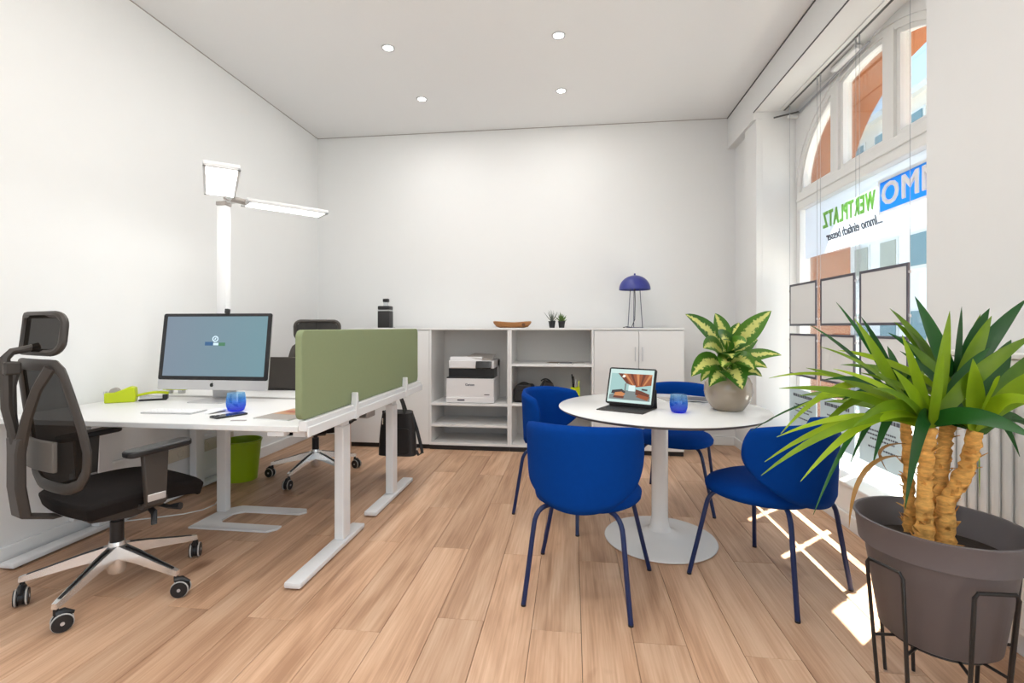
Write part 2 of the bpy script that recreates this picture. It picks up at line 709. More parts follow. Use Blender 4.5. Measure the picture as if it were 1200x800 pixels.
def variegated():
    m, t, p, cr, tl = leaf_mat('variegated_leaf', S(44, 98, 26), S(92, 140, 42), 0.3)
    at = t.nodes.new('ShaderNodeAttribute')
    at.attribute_name = 'across'
    tcn = [n for n in t.nodes if n.type == 'TEX_COORD'][0]
    n = t.nodes.new('ShaderNodeTexNoise')
    n.inputs['Scale'].default_value = 75
    n.inputs['Detail'].default_value = 2
    t.links.new(tcn.outputs['Object'], n.inputs['Vector'])
    ad = t.nodes.new('ShaderNodeMath')
    ad.operation = 'SUBTRACT'
    t.links.new(n.outputs['Fac'], ad.inputs[0])
    t.links.new(at.outputs['Fac'], ad.inputs[1])
    rp = t.nodes.new('ShaderNodeValToRGB')
    rp.color_ramp.elements[0].position = 0.06
    rp.color_ramp.elements[1].position = 0.24
    t.links.new(ad.outputs[0], rp.inputs[0])
    mx = t.nodes.new('ShaderNodeMixRGB')
    t.links.new(rp.outputs[0], mx.inputs[0])
    t.links.new(cr.outputs[0], mx.inputs[1])
    mx.inputs[2].default_value = S(222, 222, 130)
    t.links.new(mx.outputs[0], p.inputs['Base Color'])
    t.links.new(mx.outputs[0], tl.inputs[0])


variegated()


def trunk_mat():
    m = mat('yucca_bark', S(214, 160, 84), 0.85, bump=1.0, bscale=70, var=0.75, vscale=38, stretch=(1, 1, 3))


trunk_mat()


def screen_mat(name, c0, c1, strength, dirn='X', lo=-0.3, hi=0.3):
    m = bpy.data.materials.new(name)
    m.use_nodes = True
    t = m.node_tree
    p = t.nodes['Principled BSDF']
    tcn = t.nodes.new('ShaderNodeTexCoord')
    sp = t.nodes.new('ShaderNodeSeparateXYZ')
    t.links.new(tcn.outputs['Object'], sp.inputs[0])
    mr = t.nodes.new('ShaderNodeMapRange')
    mr.inputs['From Min'].default_value = lo
    mr.inputs['From Max'].default_value = hi
    t.links.new(sp.outputs[dirn], mr.inputs[0])
    mx = t.nodes.new('ShaderNodeMixRGB')
    t.links.new(mr.outputs[0], mx.inputs[0])
    mx.inputs[1].default_value = c0
    mx.inputs[2].default_value = c1
    p.inputs['Base Color'].default_value = (0.01, 0.01, 0.01, 1)
    p.inputs['Roughness'].default_value = 0.15
    t.links.new(mx.outputs[0], p.inputs['Emission Color'])
    p.inputs['Emission Strength'].default_value = strength
    M[name] = m


screen_mat('monitor_screen', S(116, 132, 148), S(106, 142, 152), 0.9)


def emis(name, col, s=1.0):
    return mat(name, (0.01, 0.01, 0.01, 1), 0.2, emit=col, estr=s)


emis('px_white', S(205, 226, 238))
emis('px_blue', S(38, 84, 128))
emis('px_green', S(62, 116, 82))
emis('px_paper', S(188, 212, 208))
emis('px_wall', S(150, 186, 184))
emis('px_pale', S(205, 222, 220))
emis('px_brown', S(142, 74, 40))
emis('px_brown2', S(98, 46, 26))
emis('px_tan', S(188, 124, 76))
emis('px_dark', S(48, 44, 48))
emis('px_grey', S(112, 122, 122))
emis('px_light', S(240, 236, 222))

# ------------------------------------------------------------------ the room
XL, XR, XF = -2.78, 1.60, 1.527          # left wall, right wall, fascia over the window
YB, YF = 5.05, -2.4                      # back wall, wall behind the camera
ZC = 3.243
NY0, NY1, NZ0, NZ1 = 2.43, 4.35, 0.26, 2.993   # window niche
XW = 1.86                                # inner face of the wall that holds the window

fl = struct('floor', G().bb(XL - 0.1, XR + 0.1, YF - 0.1, YB + 0.1, -0.08, -0.012), M['gap_dark'])
PW, PL = 0.1915, 1.285
base_x = 0.034
k0 = math.floor((XL - base_x) / PW)
k1 = math.ceil((XR - base_x) / PW)
plank_mesh = {}


def plank(x0, x1, y0, y1):
    key = (round(x1 - x0, 3), round(y1 - y0, 3))
    if key not in plank_mesh:
        g = G()
        g.bb(-(x1 - x0) / 2 + 0.0008, (x1 - x0) / 2 - 0.0008, -(y1 - y0) / 2 + 0.0008, (y1 - y0) / 2 - 0.0008, -0.011, 0.0, 0.0012)
        me = g.mesh('plank')
        me.materials.append(M['oak_plank'])
        plank_mesh[key] = me
    o = bpy.data.objects.new('plank', plank_mesh[key])
    C.objects.link(o)
    o.parent = fl
    o.location = ((x0 + x1) / 2, (y0 + y1) / 2, 0)


for k in range(k0, k1):
    x0, x1 = max(base_x + k * PW, XL), min(base_x + (k + 1) * PW, XR)
    if x1 - x0 < 0.01:
        continue
    ph = 1.85 if k % 2 else 2.52
    ph += ((k * 7) % 5 - 2) * 0.03
    y = ph - PL * 5
    while y < YB:
        a, b = max(y, YF), min(y + PL, YB)
        if b - a > 0.02:
            plank(x0, x1, a, b)
        y += PL

struct('ceiling', G().bb(XL - 0.1, XR + 0.5, YF - 0.1, YB + 0.1, ZC, ZC + 0.1), M['ceiling_paint'])
struct('wall_left', G().bb(XL - 0.1, XL, YF - 0.1, YB + 0.1, 0, ZC), M['wall_paint'])
struct('wall_back', G().bb(XL, XR + 0.02, YB, YB + 0.1, 0, ZC), M['wall_paint'])
SY0, SY1, SZ0, SZ1 = -1.5, 0.55, 0.28, 2.9      # unseen shop window added beside the camera for more light
g = G().bb(XR, 1.951, SY1, NY0, -0.15, ZC).bb(XR, 1.951, YF - 0.1, SY0, -0.15, ZC)
g.bb(XR, 1.951, SY0, SY1, -0.15, SZ0).bb(XR, 1.951, SY0, SY1, SZ1, ZC)
struct('wall_right', g, M['wall_paint'])
w3 = thing('window_added_side', 'added unseen side', 'window', (1.86, 0, 0))
del w3['label'], w3['category']
w3['kind'] = 'structure'
g = G()
for y in (SY0 + 0.03, (SY0 + SY1) / 2, SY1 - 0.03):
    g.bb(-0.03, 0.03, y - 0.03, y + 0.03, SZ0, SZ1)
g.bb(-0.03, 0.03, SY0, SY1, SZ0, SZ0 + 0.06).bb(-0.03, 0.03, SY0, SY1, SZ1 - 0.06, SZ1).bb(-0.03, 0.03, SY0, SY1, 2.1, 2.2)
obj('window_frame', g, M['window_paint'], w3, smooth=False)
for a, b in ((SY0 + 0.06, (SY0 + SY1) / 2 - 0.03), ((SY0 + SY1) / 2 + 0.03, SY1 - 0.06)):
    for z0, z1 in ((SZ0 + 0.06, 2.1), (2.2, SZ1 - 0.06)):
        obj('pane', G().bb(-0.003, 0.003, a, b, z0, z1), M['window_glass'], w3, smooth=False)
daylight_fill('added_side_fill', (1.80, (SY0 + SY1) / 2, (SZ0 + SZ1) / 2), (0, R(90), 0), SZ1 - SZ0 - 0.1, SY1 - SY0 - 0.1, SIDE_FILL)  # fill lamp added out of view to brighten from the right
struct('wall_right', G().bb(XR, 1.951, NY1, YB + 0.1, -0.15, ZC), M['wall_paint'])
# lintel over the niche, flat soffit
struct('wall_lintel', G().bb(XF, XW + 0.1, NY0 - 0.001, NY1 + 0.001, NZ1, ZC), M['wall_paint'])
# fascia runs along the whole right wall under the ceiling
g = G().bb(XF, XR, NY1, YB, NZ1 - 0.06, ZC).bb(XF, XR, YF, NY0, NZ1, ZC)
struct('trim_1', g, M['wall_paint'])
# thin solid strips, coloured dark as a painted shadow line at ceiling edges
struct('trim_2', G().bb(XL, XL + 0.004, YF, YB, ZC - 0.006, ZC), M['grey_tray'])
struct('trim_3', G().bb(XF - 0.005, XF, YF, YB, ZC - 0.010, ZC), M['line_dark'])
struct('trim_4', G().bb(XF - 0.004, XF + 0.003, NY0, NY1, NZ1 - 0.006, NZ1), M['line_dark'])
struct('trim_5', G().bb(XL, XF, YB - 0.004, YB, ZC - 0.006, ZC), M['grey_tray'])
# pilaster strip between back wall and niche
struct('trim_6', G().bb(XR - 0.05, XR, NY1 + 0.001, NY1 + 0.28, 0, NZ1 - 0.061), M['wall_paint'])
# parapet and sill under the window
g = G().bb(XR, 1.951, NY0, NY1, -0.15, NZ0 - 0.02)
struct('wall_parapet', g, M['wall_paint'])
struct('window_sill', G().bb(XR - 0.012, 1.90, NY0, NY1, NZ0 - 0.02, NZ0, 0.004), M['window_paint'])
g = G().bb(XR - 0.015, XR, YF, YB - 0.015, 0.0, 0.085, 0.003)
struct('baseboard_right', g, M['trim_white'])
struct('baseboard_back', G().bb(XL, XR, YB - 0.015, YB, 0.0, 0.085, 0.003), M['trim_white'])
struct('baseboard_left', G().bb(XL, XL + 0.02, YF, YB - 0.015, 0.0, 0.09, 0.003), M['trim_white'])

# wall behind the camera; its large shop window is added for brightness
FWX0, FWX1, FWZ0, FWZ1 = -2.3, 1.1, 0.3, 2.75
g = G()
g.bb(XL, FWX0, YF - 0.1, YF, 0, ZC).bb(FWX1, XR, YF - 0.1, YF, 0, ZC)
g.bb(FWX0, FWX1, YF - 0.1, YF, 0, FWZ0).bb(FWX0, FWX1, YF - 0.1, YF, FWZ1, ZC)
struct('wall_front', g, M['wall_paint'])
w2 = thing('window_added_front', 'added unseen wide white framed shop window', 'window', (0, YF - 0.05, 0))
del w2['label'], w2['category']
w2['kind'] = 'structure'
g = G()
for x in (FWX0 + 0.03, (FWX0 + FWX1) / 2, FWX1 - 0.03):
    g.bb(x - 0.03, x + 0.03, -0.03, 0.03, FWZ0, FWZ1)
g.bb(FWX0, FWX1, -0.03, 0.03, FWZ0, FWZ0 + 0.06).bb(FWX0, FWX1, -0.03, 0.03, FWZ1 - 0.06, FWZ1)
obj('window_frame', g, M['window_paint'], w2, smooth=False)
for a, b in ((FWX0 + 0.06, (FWX0 + FWX1) / 2 - 0.03), ((FWX0 + FWX1) / 2 + 0.03, FWX1 - 0.06)):
    obj('pane', G().bb(a, b, -0.003, 0.003, FWZ0 + 0.06, FWZ1 - 0.06), M['window_glass'], w2, smooth=False)
# fill lamp added in that unseen window to brighten the room
daylight_fill('added_front_fill', ((FWX0 + FWX1) / 2, YF + 0.03, (FWZ0 + FWZ1) / 2), (R(90), 0, PI), FWX1 - FWX0 - 0.1, FWZ1 - FWZ0 - 0.1, REAR_FILL)

# ------------------------------------------------------------------ arched window in the right wall
AY, AZ = 3.39, 2.30            # springing of the arch


def arc(a, b, n=24, y=AY, z=AZ):
    return [(y + a * math.cos(PI * i / n), z + b * math.sin(PI * i / n)) for i in range(n + 1)]


YZX = Matrix(((0, 0, 1, 0), (1, 0, 0, 0), (0, 1, 0, 0), (0, 0, 0, 1)))   # (y, z) polygon extruded along x


def ring_yz(g, outer, inner, x0, x1):
    A = [[g.bm.verts.new((x, p[0], p[1])) for p in pl] for x in (x0, x1) for pl in (outer, inner)]
    o0, i0, o1, i1 = A
    k = len(outer)
    for j in range(k - 1):
        f = g.bm.faces.new
        f((o0[j], o0[j + 1], i0[j + 1], i0[j]))
        f((o1[j], i1[j], i1[j + 1], o1[j + 1]))
        f((o0[j], o1[j], o1[j + 1], o0[j + 1]))
        f((i0[j], i0[j + 1], i1[j + 1], i1[j]))
    for j in (0, k - 1):
        g.bm.faces.new((o0[j], i0[j], i1[j], o1[j]))


# spandrel wall over the arch
g = G()
ring_yz(g, [(AY + 0.96 * c, NZ1) if abs(c) < 0.999 else (AY + 0.96 * c, NZ1) for c in [math.cos(PI * i / 24) for i in range(25)]], arc(0.955, 0.685), XW, XW + 0.10)
struct('wall_spandrel', g, M['wall_paint'])

w1 = thing('window_1', 'arched', 'window', (0, 0, 0))
del w1['label'], w1['category']
w1['kind'] = 'structure'
WI, WO = 1.87, 1.95           # frame depth
g = G()
ring_yz(g, arc(0.955, 0.685), arc(0.90, 0.645), WI, WO)
g.bb(WI, WO, AY + 0.90, AY + 0.955, NZ0, AZ).bb(WI, WO, AY - 0.955, AY - 0.90, NZ0, AZ)
g.bb(WI, WO, AY - 0.90, AY + 0.90, NZ0, NZ0 + 0.06)
obj('window_frame', g, M['window_paint'], w1, ang=30)
obj('transom', G().bb(WI - 0.02, WO, AY - 0.90, AY + 0.90, 2.135, 2.275, 0.006), M['window_paint'], w1)
obj('transom_bead', G().bb(WI - 0.032, WI - 0.02, AY - 0.90, AY + 0.90, 2.20, 2.222, 0.003), M['window_paint'], w1)


def ztop(y, a, b):
    q = max(0.0, 1 - ((y - AY) / a) ** 2)
    return AZ + b * math.sqrt(q)


for (ya, yb) in ((3.70, 3.80), (3.10, 3.20)):
    g = G()
    pl = [(ya, 2.27), (yb, 2.27)] + [(y, ztop(y, 0.91, 0.655)) for y in (yb, (ya + yb) / 2, ya)]
    g.prism(pl, WI - 0.005, WO, YZX)
    obj('mullion', g, M['window_paint'], w1)
# casement frames of the three upper lights
for (ya, yb) in ((3.80, AY + 0.90), (3.20, 3.70), (AY - 0.90, 3.10)):
    ys = [ya + (yb - ya) * i / 14 for i in range(15)]
    out = [(y, ztop(y, 0.90, 0.645)) for y in ys]
    ins = [(min(max(y, ya + 0.032), yb - 0.032), 0) for y in ys]
    ins = [(y, max(2.32, ztop(y, 0.885, 0.615))) for y, _ in ins]
    loop_o = [(ya, 2.275)] + out + [(yb, 2.275), (ya, 2.275)]
    loop_i = [(ya + 0.032, 2.31)] + ins + [(yb - 0.032, 2.31), (ya + 0.032, 2.31)]
    g = G()
    ring_yz(g, loop_o, loop_i, WI + 0.012, WO - 0.01)
    o = obj('casement', g, M['window_paint'], w1, ang=30)
    g = G()
    g.prism([(ya + 0.03, 2.305)] + [(y, z + 0.004) for y, z in ins] + [(yb - 0.03, 2.305)][::1], 1.908, 1.914, YZX)
    obj('pane', g, M['window_glass'], o, smooth=False)
obj('pane', G().bb(1.916, 1.922, AY - 0.90, AY + 0.90, NZ0 + 0.06, 2.135), M['window_glass'], w1, smooth=False)

# ------------------------------------------------------------------ outside
struct('pavement', G().bb(2.31, 30, -12, 40, -0.25, -0.15), M['pavement'])
# thick outer wall with a terracotta arch reveal
g = G()
ring_yz(g, [(AY + 1.6, -0.15), (AY + 1.6, 3.9)] + [(AY + 1.6 - 3.2 * i / 24, 3.9) for i in range(25)] + [(AY - 1.6, 3.9), (AY - 1.6, -0.15)],
        [(AY + 1.0, -0.15), (AY + 1.0, AZ)] + arc(1.0, 0.75) + [(AY - 1.0, AZ), (AY - 1.0, -0.15)], 1.952, 2.31)
struct('facade_arch', g, M['terracotta'])

bx = 8.0
bld = thing('town_house', 'white rendered town house across the street with rows of windows', 'building', (bx, 13, -0.15))
obj('wall', G().bb(0, 6, -9, 14, 0, 3.95), M['facade_white'], bld, smooth=False)
obj('upper_wall', G().bb(0.02, 6, -9, 14, 3.95, 6.75), M['facade_cream'], bld, smooth=False)
obj('cornice', G().bb(-0.12, 0.02, -9, 14, 3.9, 4.02), M['facade_frame'], bld, smooth=False)
obj('roof_edge', G().bb(-0.15, 6.1, -9.1, 14.1, 6.75, 6.9), M['facade_frame'], bld, smooth=False)
wm = G().bb(-0.03, 0.03, -0.36, 0.36, 0, 0.86)
wm = wm.mesh('window')
wm.materials.append(M['facade_frame'])
pm1 = G().bb(-0.05, -0.03, -0.30, 0.30, 0.06, 0.80).mesh('pane')
pm1.materials.append(M['facade_blind'])
pm2 = G().bb(-0.05, -0.03, -0.30, 0.30, 0.06, 0.80).mesh('pane')
pm2.materials.append(M['facade_glass'])
for i in range(17):
    for z, pm, off in ((2.70, pm1 if i % 3 else pm2, 0.0), (0.9, pm2, 0.0), (5.55, pm2, 0.25)):
        w = obj('window', wm, None, bld)
        w.location = (0 if z < 4 else 0.02, -7.6 + 1.15 * i + off, z)
        obj('pane', pm, None, w)

# ------------------------------------------------------------------ glass film with mirrored lettering
film = thing('window_banner', 'translucent white shop banner on the arched window with mirrored blue and green lettering', 'banner', (1.905, 3.39, 1.73))
obj('film', G().bb(-0.001, 0.001, -0.88, 0.88, 0.0, 0.405), M['banner_film'], film, smooth=False)
LET = Matrix(((0, 0, 1, 0), (1, 0, 0, 0), (0, 1, 0, 0), (0, 0, 0, 1)))


def letter(name, body, size, y, z, m, parent, x=-0.003, shear=0.0, sx=1.0, bold=0.0, flip=False):
    me = text_mesh(body, size, 0.0008, shear, sx, bold=bold)
    me.materials.append(m)
    o = bpy.data.objects.new(name, me)
    C.objects.link(o)
    o.parent = parent
    o.matrix_local = Matrix.Translation((x, y, z)) @ LET
    return o


obj('blue_box', G().bb(-0.0025, -0.0012, -0.70, -0.10, 0.155, 0.335), M['sticker_blue'], film, smooth=False)
for (a_, b_, c_, d_) in ((-0.72, -0.08, 0.335, 0.355), (-0.72, -0.08, 0.135, 0.155), (-0.10, -0.08, 0.155, 0.335)):
    obj('white_border', G().bb(-0.0025, -0.0012, a_, b_, c_, d_), M['sticker_white'], film, smooth=False)


def word(body, size, y0, y1, z, m, parent, x):
    ms_ = []
    for ch_ in body:
        me = text_mesh(ch_, size, 0.0008, align='LEFT', bold=0.032 * size)
        xs = [v.co.x for v in me.vertices]
        me.transform(Matrix.Translation((-min(xs), 0, 0)))
        ms_.append((me, max(xs) - min(xs)))
    gap = 0.12 * size
    tot = sum(w for _, w in ms_) + gap * (len(ms_) - 1)
    k = (y1 - y0) / tot
    yy = y0
    for me, w in ms_:
        me.transform(Matrix.Diagonal((k, 1, 1, 1)))
        me.materials.append(m)
        o = bpy.data.objects.new('letter', me)
        C.objects.link(o)
        o.parent = parent
        o.matrix_local = Matrix.Translation((x, yy, z)) @ LET
        yy += (w + gap) * k


word('IMMO', 0.185, -0.67, -0.12, 0.245, M['key_white'], film, -0.0042)
word('WERTPLATZ', 0.165, -0.055, 0.59, 0.245, M['sticker_green'], film, -0.003)
letter('slogan', '...Immo einfach besser', 0.092, 0.20, 0.115, M['ink'], film, shear=0.45, sx=0.80, bold=0.0016)['kind'] = 'stuff'

# ------------------------------------------------------------------ curtain track, cables and hung poster pockets
HX = 1.76
tr = thing('hanging_rail', 'dark picture hanging rail under the window soffit', 'rail', (HX, 3.39, NZ1))
obj('track', G().bb(-0.008, 0.008, -0.95, 0.93, -0.012, 0.0), M['rail_dark'], tr, smooth=False)
obj('track_cover', G().bb(-0.035, -0.008, -0.95, 0.93, -0.010, 0.0), M['trim_white'], tr, smooth=False)
opn = thing('window_opener', 'grey fanlight opener arm with brackets above the arched window', 'opener', (1.845, 4.30, NZ1 - 0.03))
obj('rod', G().cyl((0, -0.05, -0.03), (0.0, -1.0, -0.005), 0.007), M['cable_steel'], opn)
obj('arm', G().tube([(-0.17, 0.015, -0.04), (-0.10, 0.0, -0.03), (0.0, -0.06, -0.03)], 0.007, 8), M['rail_dark'], opn)
obj('bracket', G().box((-0.02, 0.0, -0.045), (0.10, 0.035, 0.022), 0.3, 0.004), M['trim_white'], opn)
obj('bracket', G().box((-0.02, -0.78, 0.008), (0.05, 0.30, 0.03), 0.0, 0.006), M['trim_white'], opn)
cols = ((3.776, 4.208), (3.293, 3.715), (2.800, 3.238))
for yy, where in ((4.215, 'beside the niche wall'), (3.768, 'at the inner edge of the pockets nearest the niche wall'), (3.722, 'at the niche wall edge of the centre pockets'),
                  (3.285, 'at the plant side edge of the centre pockets'), (3.246, 'at the inner edge of the plant side pockets'), (2.792, 'nearest the yucca')):
    cb = thing('hanging_cable', 'thin steel window cable ' + where, 'cable', (HX, yy, 0.33), 0, 'steel cables in the window')
    obj('wire', G().cyl((0, 0, 0), (0, 0, NZ1 - 0.345), 0.0014, n=6), M['cable_steel'], cb)
    obj('clamp', G().cyl((0, 0, NZ1 - 0.40), (0, 0, NZ1 - 0.345), 0.005, n=8), M['cable_steel'], cb)
rown = (('top', 1.180, 1.512), ('middle', 0.788, 1.120))
coln = ('beside the niche wall', 'in the centre of the window', 'at the plant side of the window')
for ci, (a, b) in enumerate(cols):
    for rn, z0, z1 in rown:
        lab = 'blank grey poster pocket %s, %s row on the cables' % (coln[ci], rn)
        p = thing('poster_pocket', lab, 'poster', (HX, (a + b) / 2, z0), 0, 'poster pockets in the window')
        w, h = (b - a) / 2, z1 - z0
        obj('sheet', G().bb(-0.002, 0.002, -w + 0.01, w - 0.01, 0.01, h - 0.01), M['poster_grey'], p, smooth=False)
        g = G()
        g.bb(-0.005, 0.005, -w, w, h - 0.016, h).bb(-0.005, 0.005, -w, w, 0, 0.016)
        g.bb(-0.005, 0.005, -w, -w + 0.014, 0.016, h - 0.016).bb(-0.005, 0.005, w - 0.014, w, 0.016, h - 0.016)
        obj('border', g, M['frame_grey'], p, smooth=False)
        for sy in (-1, 1):
            for zz in (0.05, h - 0.05):
                obj('clip', G().box((0, sy * (w + 0.005), zz), (0.008, 0.014, 0.014)), M['cable_steel'], p, smooth=False)
    p = thing('poster', 'pale blue poster with dark print %s, lowest row' % coln[ci], 'poster', (HX, (a + b) / 2, 0.36), 0, 'printed posters in the window')
    obj('sheet', G().bb(-0.003, 0.003, -w, w, 0, 0.325), M['poster_blue'], p, smooth=False)
    g = G()
    for k, (zz, ww, hh) in enumerate(((0.265, 0.30, 0.022), (0.20, 0.24, 0.010), (0.175, 0.28, 0.010), (0.15, 0.22, 0.010), (0.10, 0.26, 0.010))):
        yy = ww / 2
        rng = random.Random(ci * 9 + k)
        while yy > -ww / 2:
            L = rng.uniform(0.008, 0.022) * (1.6 if k == 0 else 1)
            g.bb(-0.0042, -0.0031, yy - L, yy, zz, zz + hh)
            yy -= L + 0.006
    obj('print', g, M['ink'], p, smooth=False)['kind'] = 'stuff'

# ------------------------------------------------------------------ radiator under / beside the niche
rad = thing('radiator', 'white ribbed panel radiator on the wall behind the yucca', 'radiator', (1.50, 1.65, 0.13))
obj('panel', G().bb(0.0, 0.055, -0.5, 0.5, 0.0, 0.93, 0.006), M['radiator_white'], rad)
for i in range(20):
    y = -0.475 + 0.05 * i
    obj('rib', G().bb(-0.012, 0.0, y - 0.014, y + 0.014, 0.03, 0.89, 0.008, 2), M['radiator_white'], rad)
obj('top_grille', G().bb(-0.008, 0.06, -0.5, 0.5, 0.93, 0.95, 0.004), M['radiator_white'], rad)
g = G()
for y in (-0.4, 0.4):
    g.bb(0.055, 0.099, y - 0.02, y + 0.02, 0.2, 0.25).bb(0.055, 0.099, y - 0.02, y + 0.02, 0.7, 0.75)
obj('wall_bracket', g, M['radiator_white'], rad, smooth=False)
obj('valve', G().cyl((0.03, 0.46, -0.13), (0.03, 0.46, 0.02), 0.010, n=10), M['chrome'], rad)

# ------------------------------------------------------------------ ceiling downlights
for j, y in enumerate((4.285, 3.47, 2.65, 1.83, 1.0, 0.1, -0.9)):  # pairs from the third on are unseen, added to brighten the room
    for i, x in enumerate((-1.357, -0.097)):
        lab = 'round recessed ceiling downlight, %s pair from the back wall, %s side' % (('first', 'second', 'added unseen third', 'added unseen fourth', 'added unseen fifth', 'added unseen sixth', 'added unseen seventh')[j], ('desk', 'window')[i])
        d = thing('downlight', lab, 'downlight', (x, y, ZC), 0, 'recessed ceiling downlights')
        obj('trim_ring', G().lathe([(0.034, -0.002), (0.036, -0.006), (0.048, -0.006), (0.050, 0.0), (0.034, 0.0), (0.034, -0.002)], 24), M['alu'], d)
        obj('lens', G().lathe([(0.0, -0.003), (0.035, -0.003)], 24), M['downlight_disc'], d)
        l = bpy.data.lights.new('downlight_light', 'AREA')
        l.shape = 'DISK'
        l.size = 0.07
        l.energy = DOWN
        l.color = (1.0, 0.98, 0.96)
        lo = bpy.data.objects.new('downlight_light', l)
        C.objects.link(lo)
        lo.parent = d
        lo.location = (0, 0, -0.012)

# ------------------------------------------------------------------ desks
TZ = 0.73
DX0, DX1 = -2.765, -1.205


def desk(label, y0, y1, fy0, fy1, cy):
    d = thing('standing_desk', label, 'desk', (0, 0, 0), 0, 'white height adjustable desks')
    obj('tabletop', G().bb(DX0, DX1, y0, y1, TZ - 0.027, TZ, 0.003), M['desk_white'], d)
    for x in (-2.70, -1.235):
        obj('foot', G().bb(x - 0.04, x + 0.04, fy0, fy1, 0.008, 0.035, 0.008, 2), M['white_metal'], d)
        lg = obj('leg', G().bb(x - 0.026, x + 0.026, cy - 0.042, cy + 0.042, 0.035, 0.64, 0.004), M['white_metal'], d)
        obj('inner_tube', G().bb(x - 0.021, x + 0.021, cy - 0.036, cy + 0.036, 0.64, TZ - 0.06, 0.003), M['white_metal'], lg)
        g = G()
        for yy in (fy0 + 0.05, fy1 - 0.05):
            g.cyl((x, yy, 0.0), (x, yy, 0.009), 0.02, n=12)
        obj('glide', g, M['black_plastic'], d)
        obj('support_arm', G().bb(x - 0.03, x + 0.03, y0 + 0.06, y1 - 0.06, TZ - 0.06, TZ - 0.027), M['white_metal'], d)
    obj('crossbeam', G().bb(-2.70, -1.25, cy - 0.03, cy + 0.03, TZ - 0.085, TZ - 0.045), M['white_metal'], d, smooth=False)
    return d


dA = desk('white standing desk carrying the large desktop monitor', 2.02, 2.785, 2.02, 2.70, 2.50)
dB = desk('white standing desk carrying the open laptop, behind the monitor desk', 2.865, 3.64, 2.86, 3.56, 3.22)
obj('control_switch', G().bb(-1.36, -1.28, 2.03, 2.08, TZ - 0.05, TZ - 0.027, 0.003), M['white_metal'], dA)
tray = obj('cable_tray', G().bb(-2.5, -1.27, 2.90, 3.02, 0.60, 0.605), M['grey_tray'], dB, smooth=False)
g = G()
for i in range(14):
    x = -2.45 + i * 0.09
    g.bb(x, x + 0.008, 2.90, 3.02, 0.605, TZ - 0.027)
g.bb(-2.5, -1.27, 3.015, 3.02, 0.605, 0.66)
obj('tray_strut', g, M['grey_tray'], dB, smooth=False)

# green felt screen standing on a white rail at the desk ends
sc = thing('desk_screen', 'sage green felt privacy screen clamped to the desk ends', 'desk screen', (DX1 + 0.012, 2.81, TZ))
poly = rrect(1.615, 0.40, 0.035, 6, 0, 0.228)
obj('felt_panel', G().prism(poly, -0.016, 0.016, YZX), M['green_felt'], sc, bevel=0.004)
obj('rail', G().bb(-0.005, 0.035, -0.80, 0.83, -0.022, 0.026, 0.004), M['white_metal'], sc)
obj('rail_lip', G().bb(0.035, 0.045, -0.80, 0.83, -0.045, 0.0, 0.003), M['white_metal'], sc)
for yy in (2.49, 3.28):
    obj('clamp', G().prism([(-0.018, -0.05), (0.018, -0.05), (0.016, 0.04), (0.007, 0.09), (-0.007, 0.09), (-0.016, 0.04)], 0.018, 0.05, Matrix.Translation((0, yy - 2.81, 0)) @ YZX), M['white_metal'], sc, bevel=0.003)
obj('hanging_hook', G().tube([(-1.37, 3.60, TZ - 0.032), (-1.37, 3.70, TZ - 0.040), (-1.37, 3.715, TZ - 0.05), (-1.37, 3.705, TZ - 0.10), (-1.37, 3.715, TZ - 0.112), (-1.37, 3.735, TZ - 0.105)], 0.004, 6), M['white_metal'], dB)

# ------------------------------------------------------------------ desktop monitor
mn = thing('desktop_computer', 'large silver all-in-one desktop computer with black bezel on the white desk', 'computer', (-2.115, 2.63, TZ))
mn.scale = (1.09, 1.0, 1.0)
tilt = Matrix.Rotation(R(-7), 4, 'X')
HUB = Matrix.Translation((0, 0, 0.07)) @ tilt


def tilted(g, m4):
    bmesh.ops.transform(g.bm, matrix=m4, verts=g.bm.verts[:])
    return g


XZY = Matrix(((1, 0, 0, 0), (0, 0, -1, 0), (0, 1, 0, 0), (0, 0, 0, 1)))   # (x, z) polygon extruded towards -y
g = G()
g.prism(rrect(0.65, 0.455, 0.012, 4, 0, 0.2275), -0.008, 0.0, XZY)
body = obj('body', tilted(g, HUB), M['alu'], mn)
g = G()
rows = []
for i in range(7):
    a = i / 6
    rows.append([(x * (1 - 0.75 * a ** 2) * 0.325, 0.008 + 0.035 * math.sin(a * PI / 2), 0.2275 + zz * (1 - 0.75 * a ** 2) * 0.2275) for x, zz in [(math.copysign(abs(math.cos(t)) ** 0.3, math.cos(t)), math.copysign(abs(math.sin(t)) ** 0.3, math.sin(t))) for t in [2 * PI * k / 32 for k in range(33)]]])
g.surf(rows)
obj('back_shell', tilted(g, HUB), M['alu'], mn)
g = G()
g.prism(rrect(0.65, 0.398, 0.012, 4, 0, 0.256), 0.0, 0.0015, XZY)
obj('bezel', tilted(g, HUB), M['phone_black'], mn)
g = G()
g.bb(-0.300, 0.300, -0.0022, -0.0016, 0.080, 0.437)
scr = obj('screen', tilted(g, HUB), M['monitor_screen'], mn, smooth=False)
g = G()
g.lathe([(0.012, 0), (0.0185, 0)], 20, ax=Matrix(((1, 0, 0), (0, 0, -1), (0, 1, 0))), c=(0.0, -0.0027, 0.302))
g.prism([(-0.006, 0.294), (0.002, 0.297), (0.006, 0.312), (-0.003, 0.306)], 0.0024, 0.0028, XZY)
obj('logo_ring', tilted(g, HUB), M['px_white'], scr, smooth=False)
obj('logo_bar', tilted(G().bb(-0.060, -0.012, -0.0028, -0.0024, 0.262, 0.284), HUB), M['px_blue'], scr, smooth=False)
obj('logo_bar', tilted(G().bb(0.022, 0.060, -0.0028, -0.0024, 0.260, 0.280), HUB), M['px_green'], scr, smooth=False)
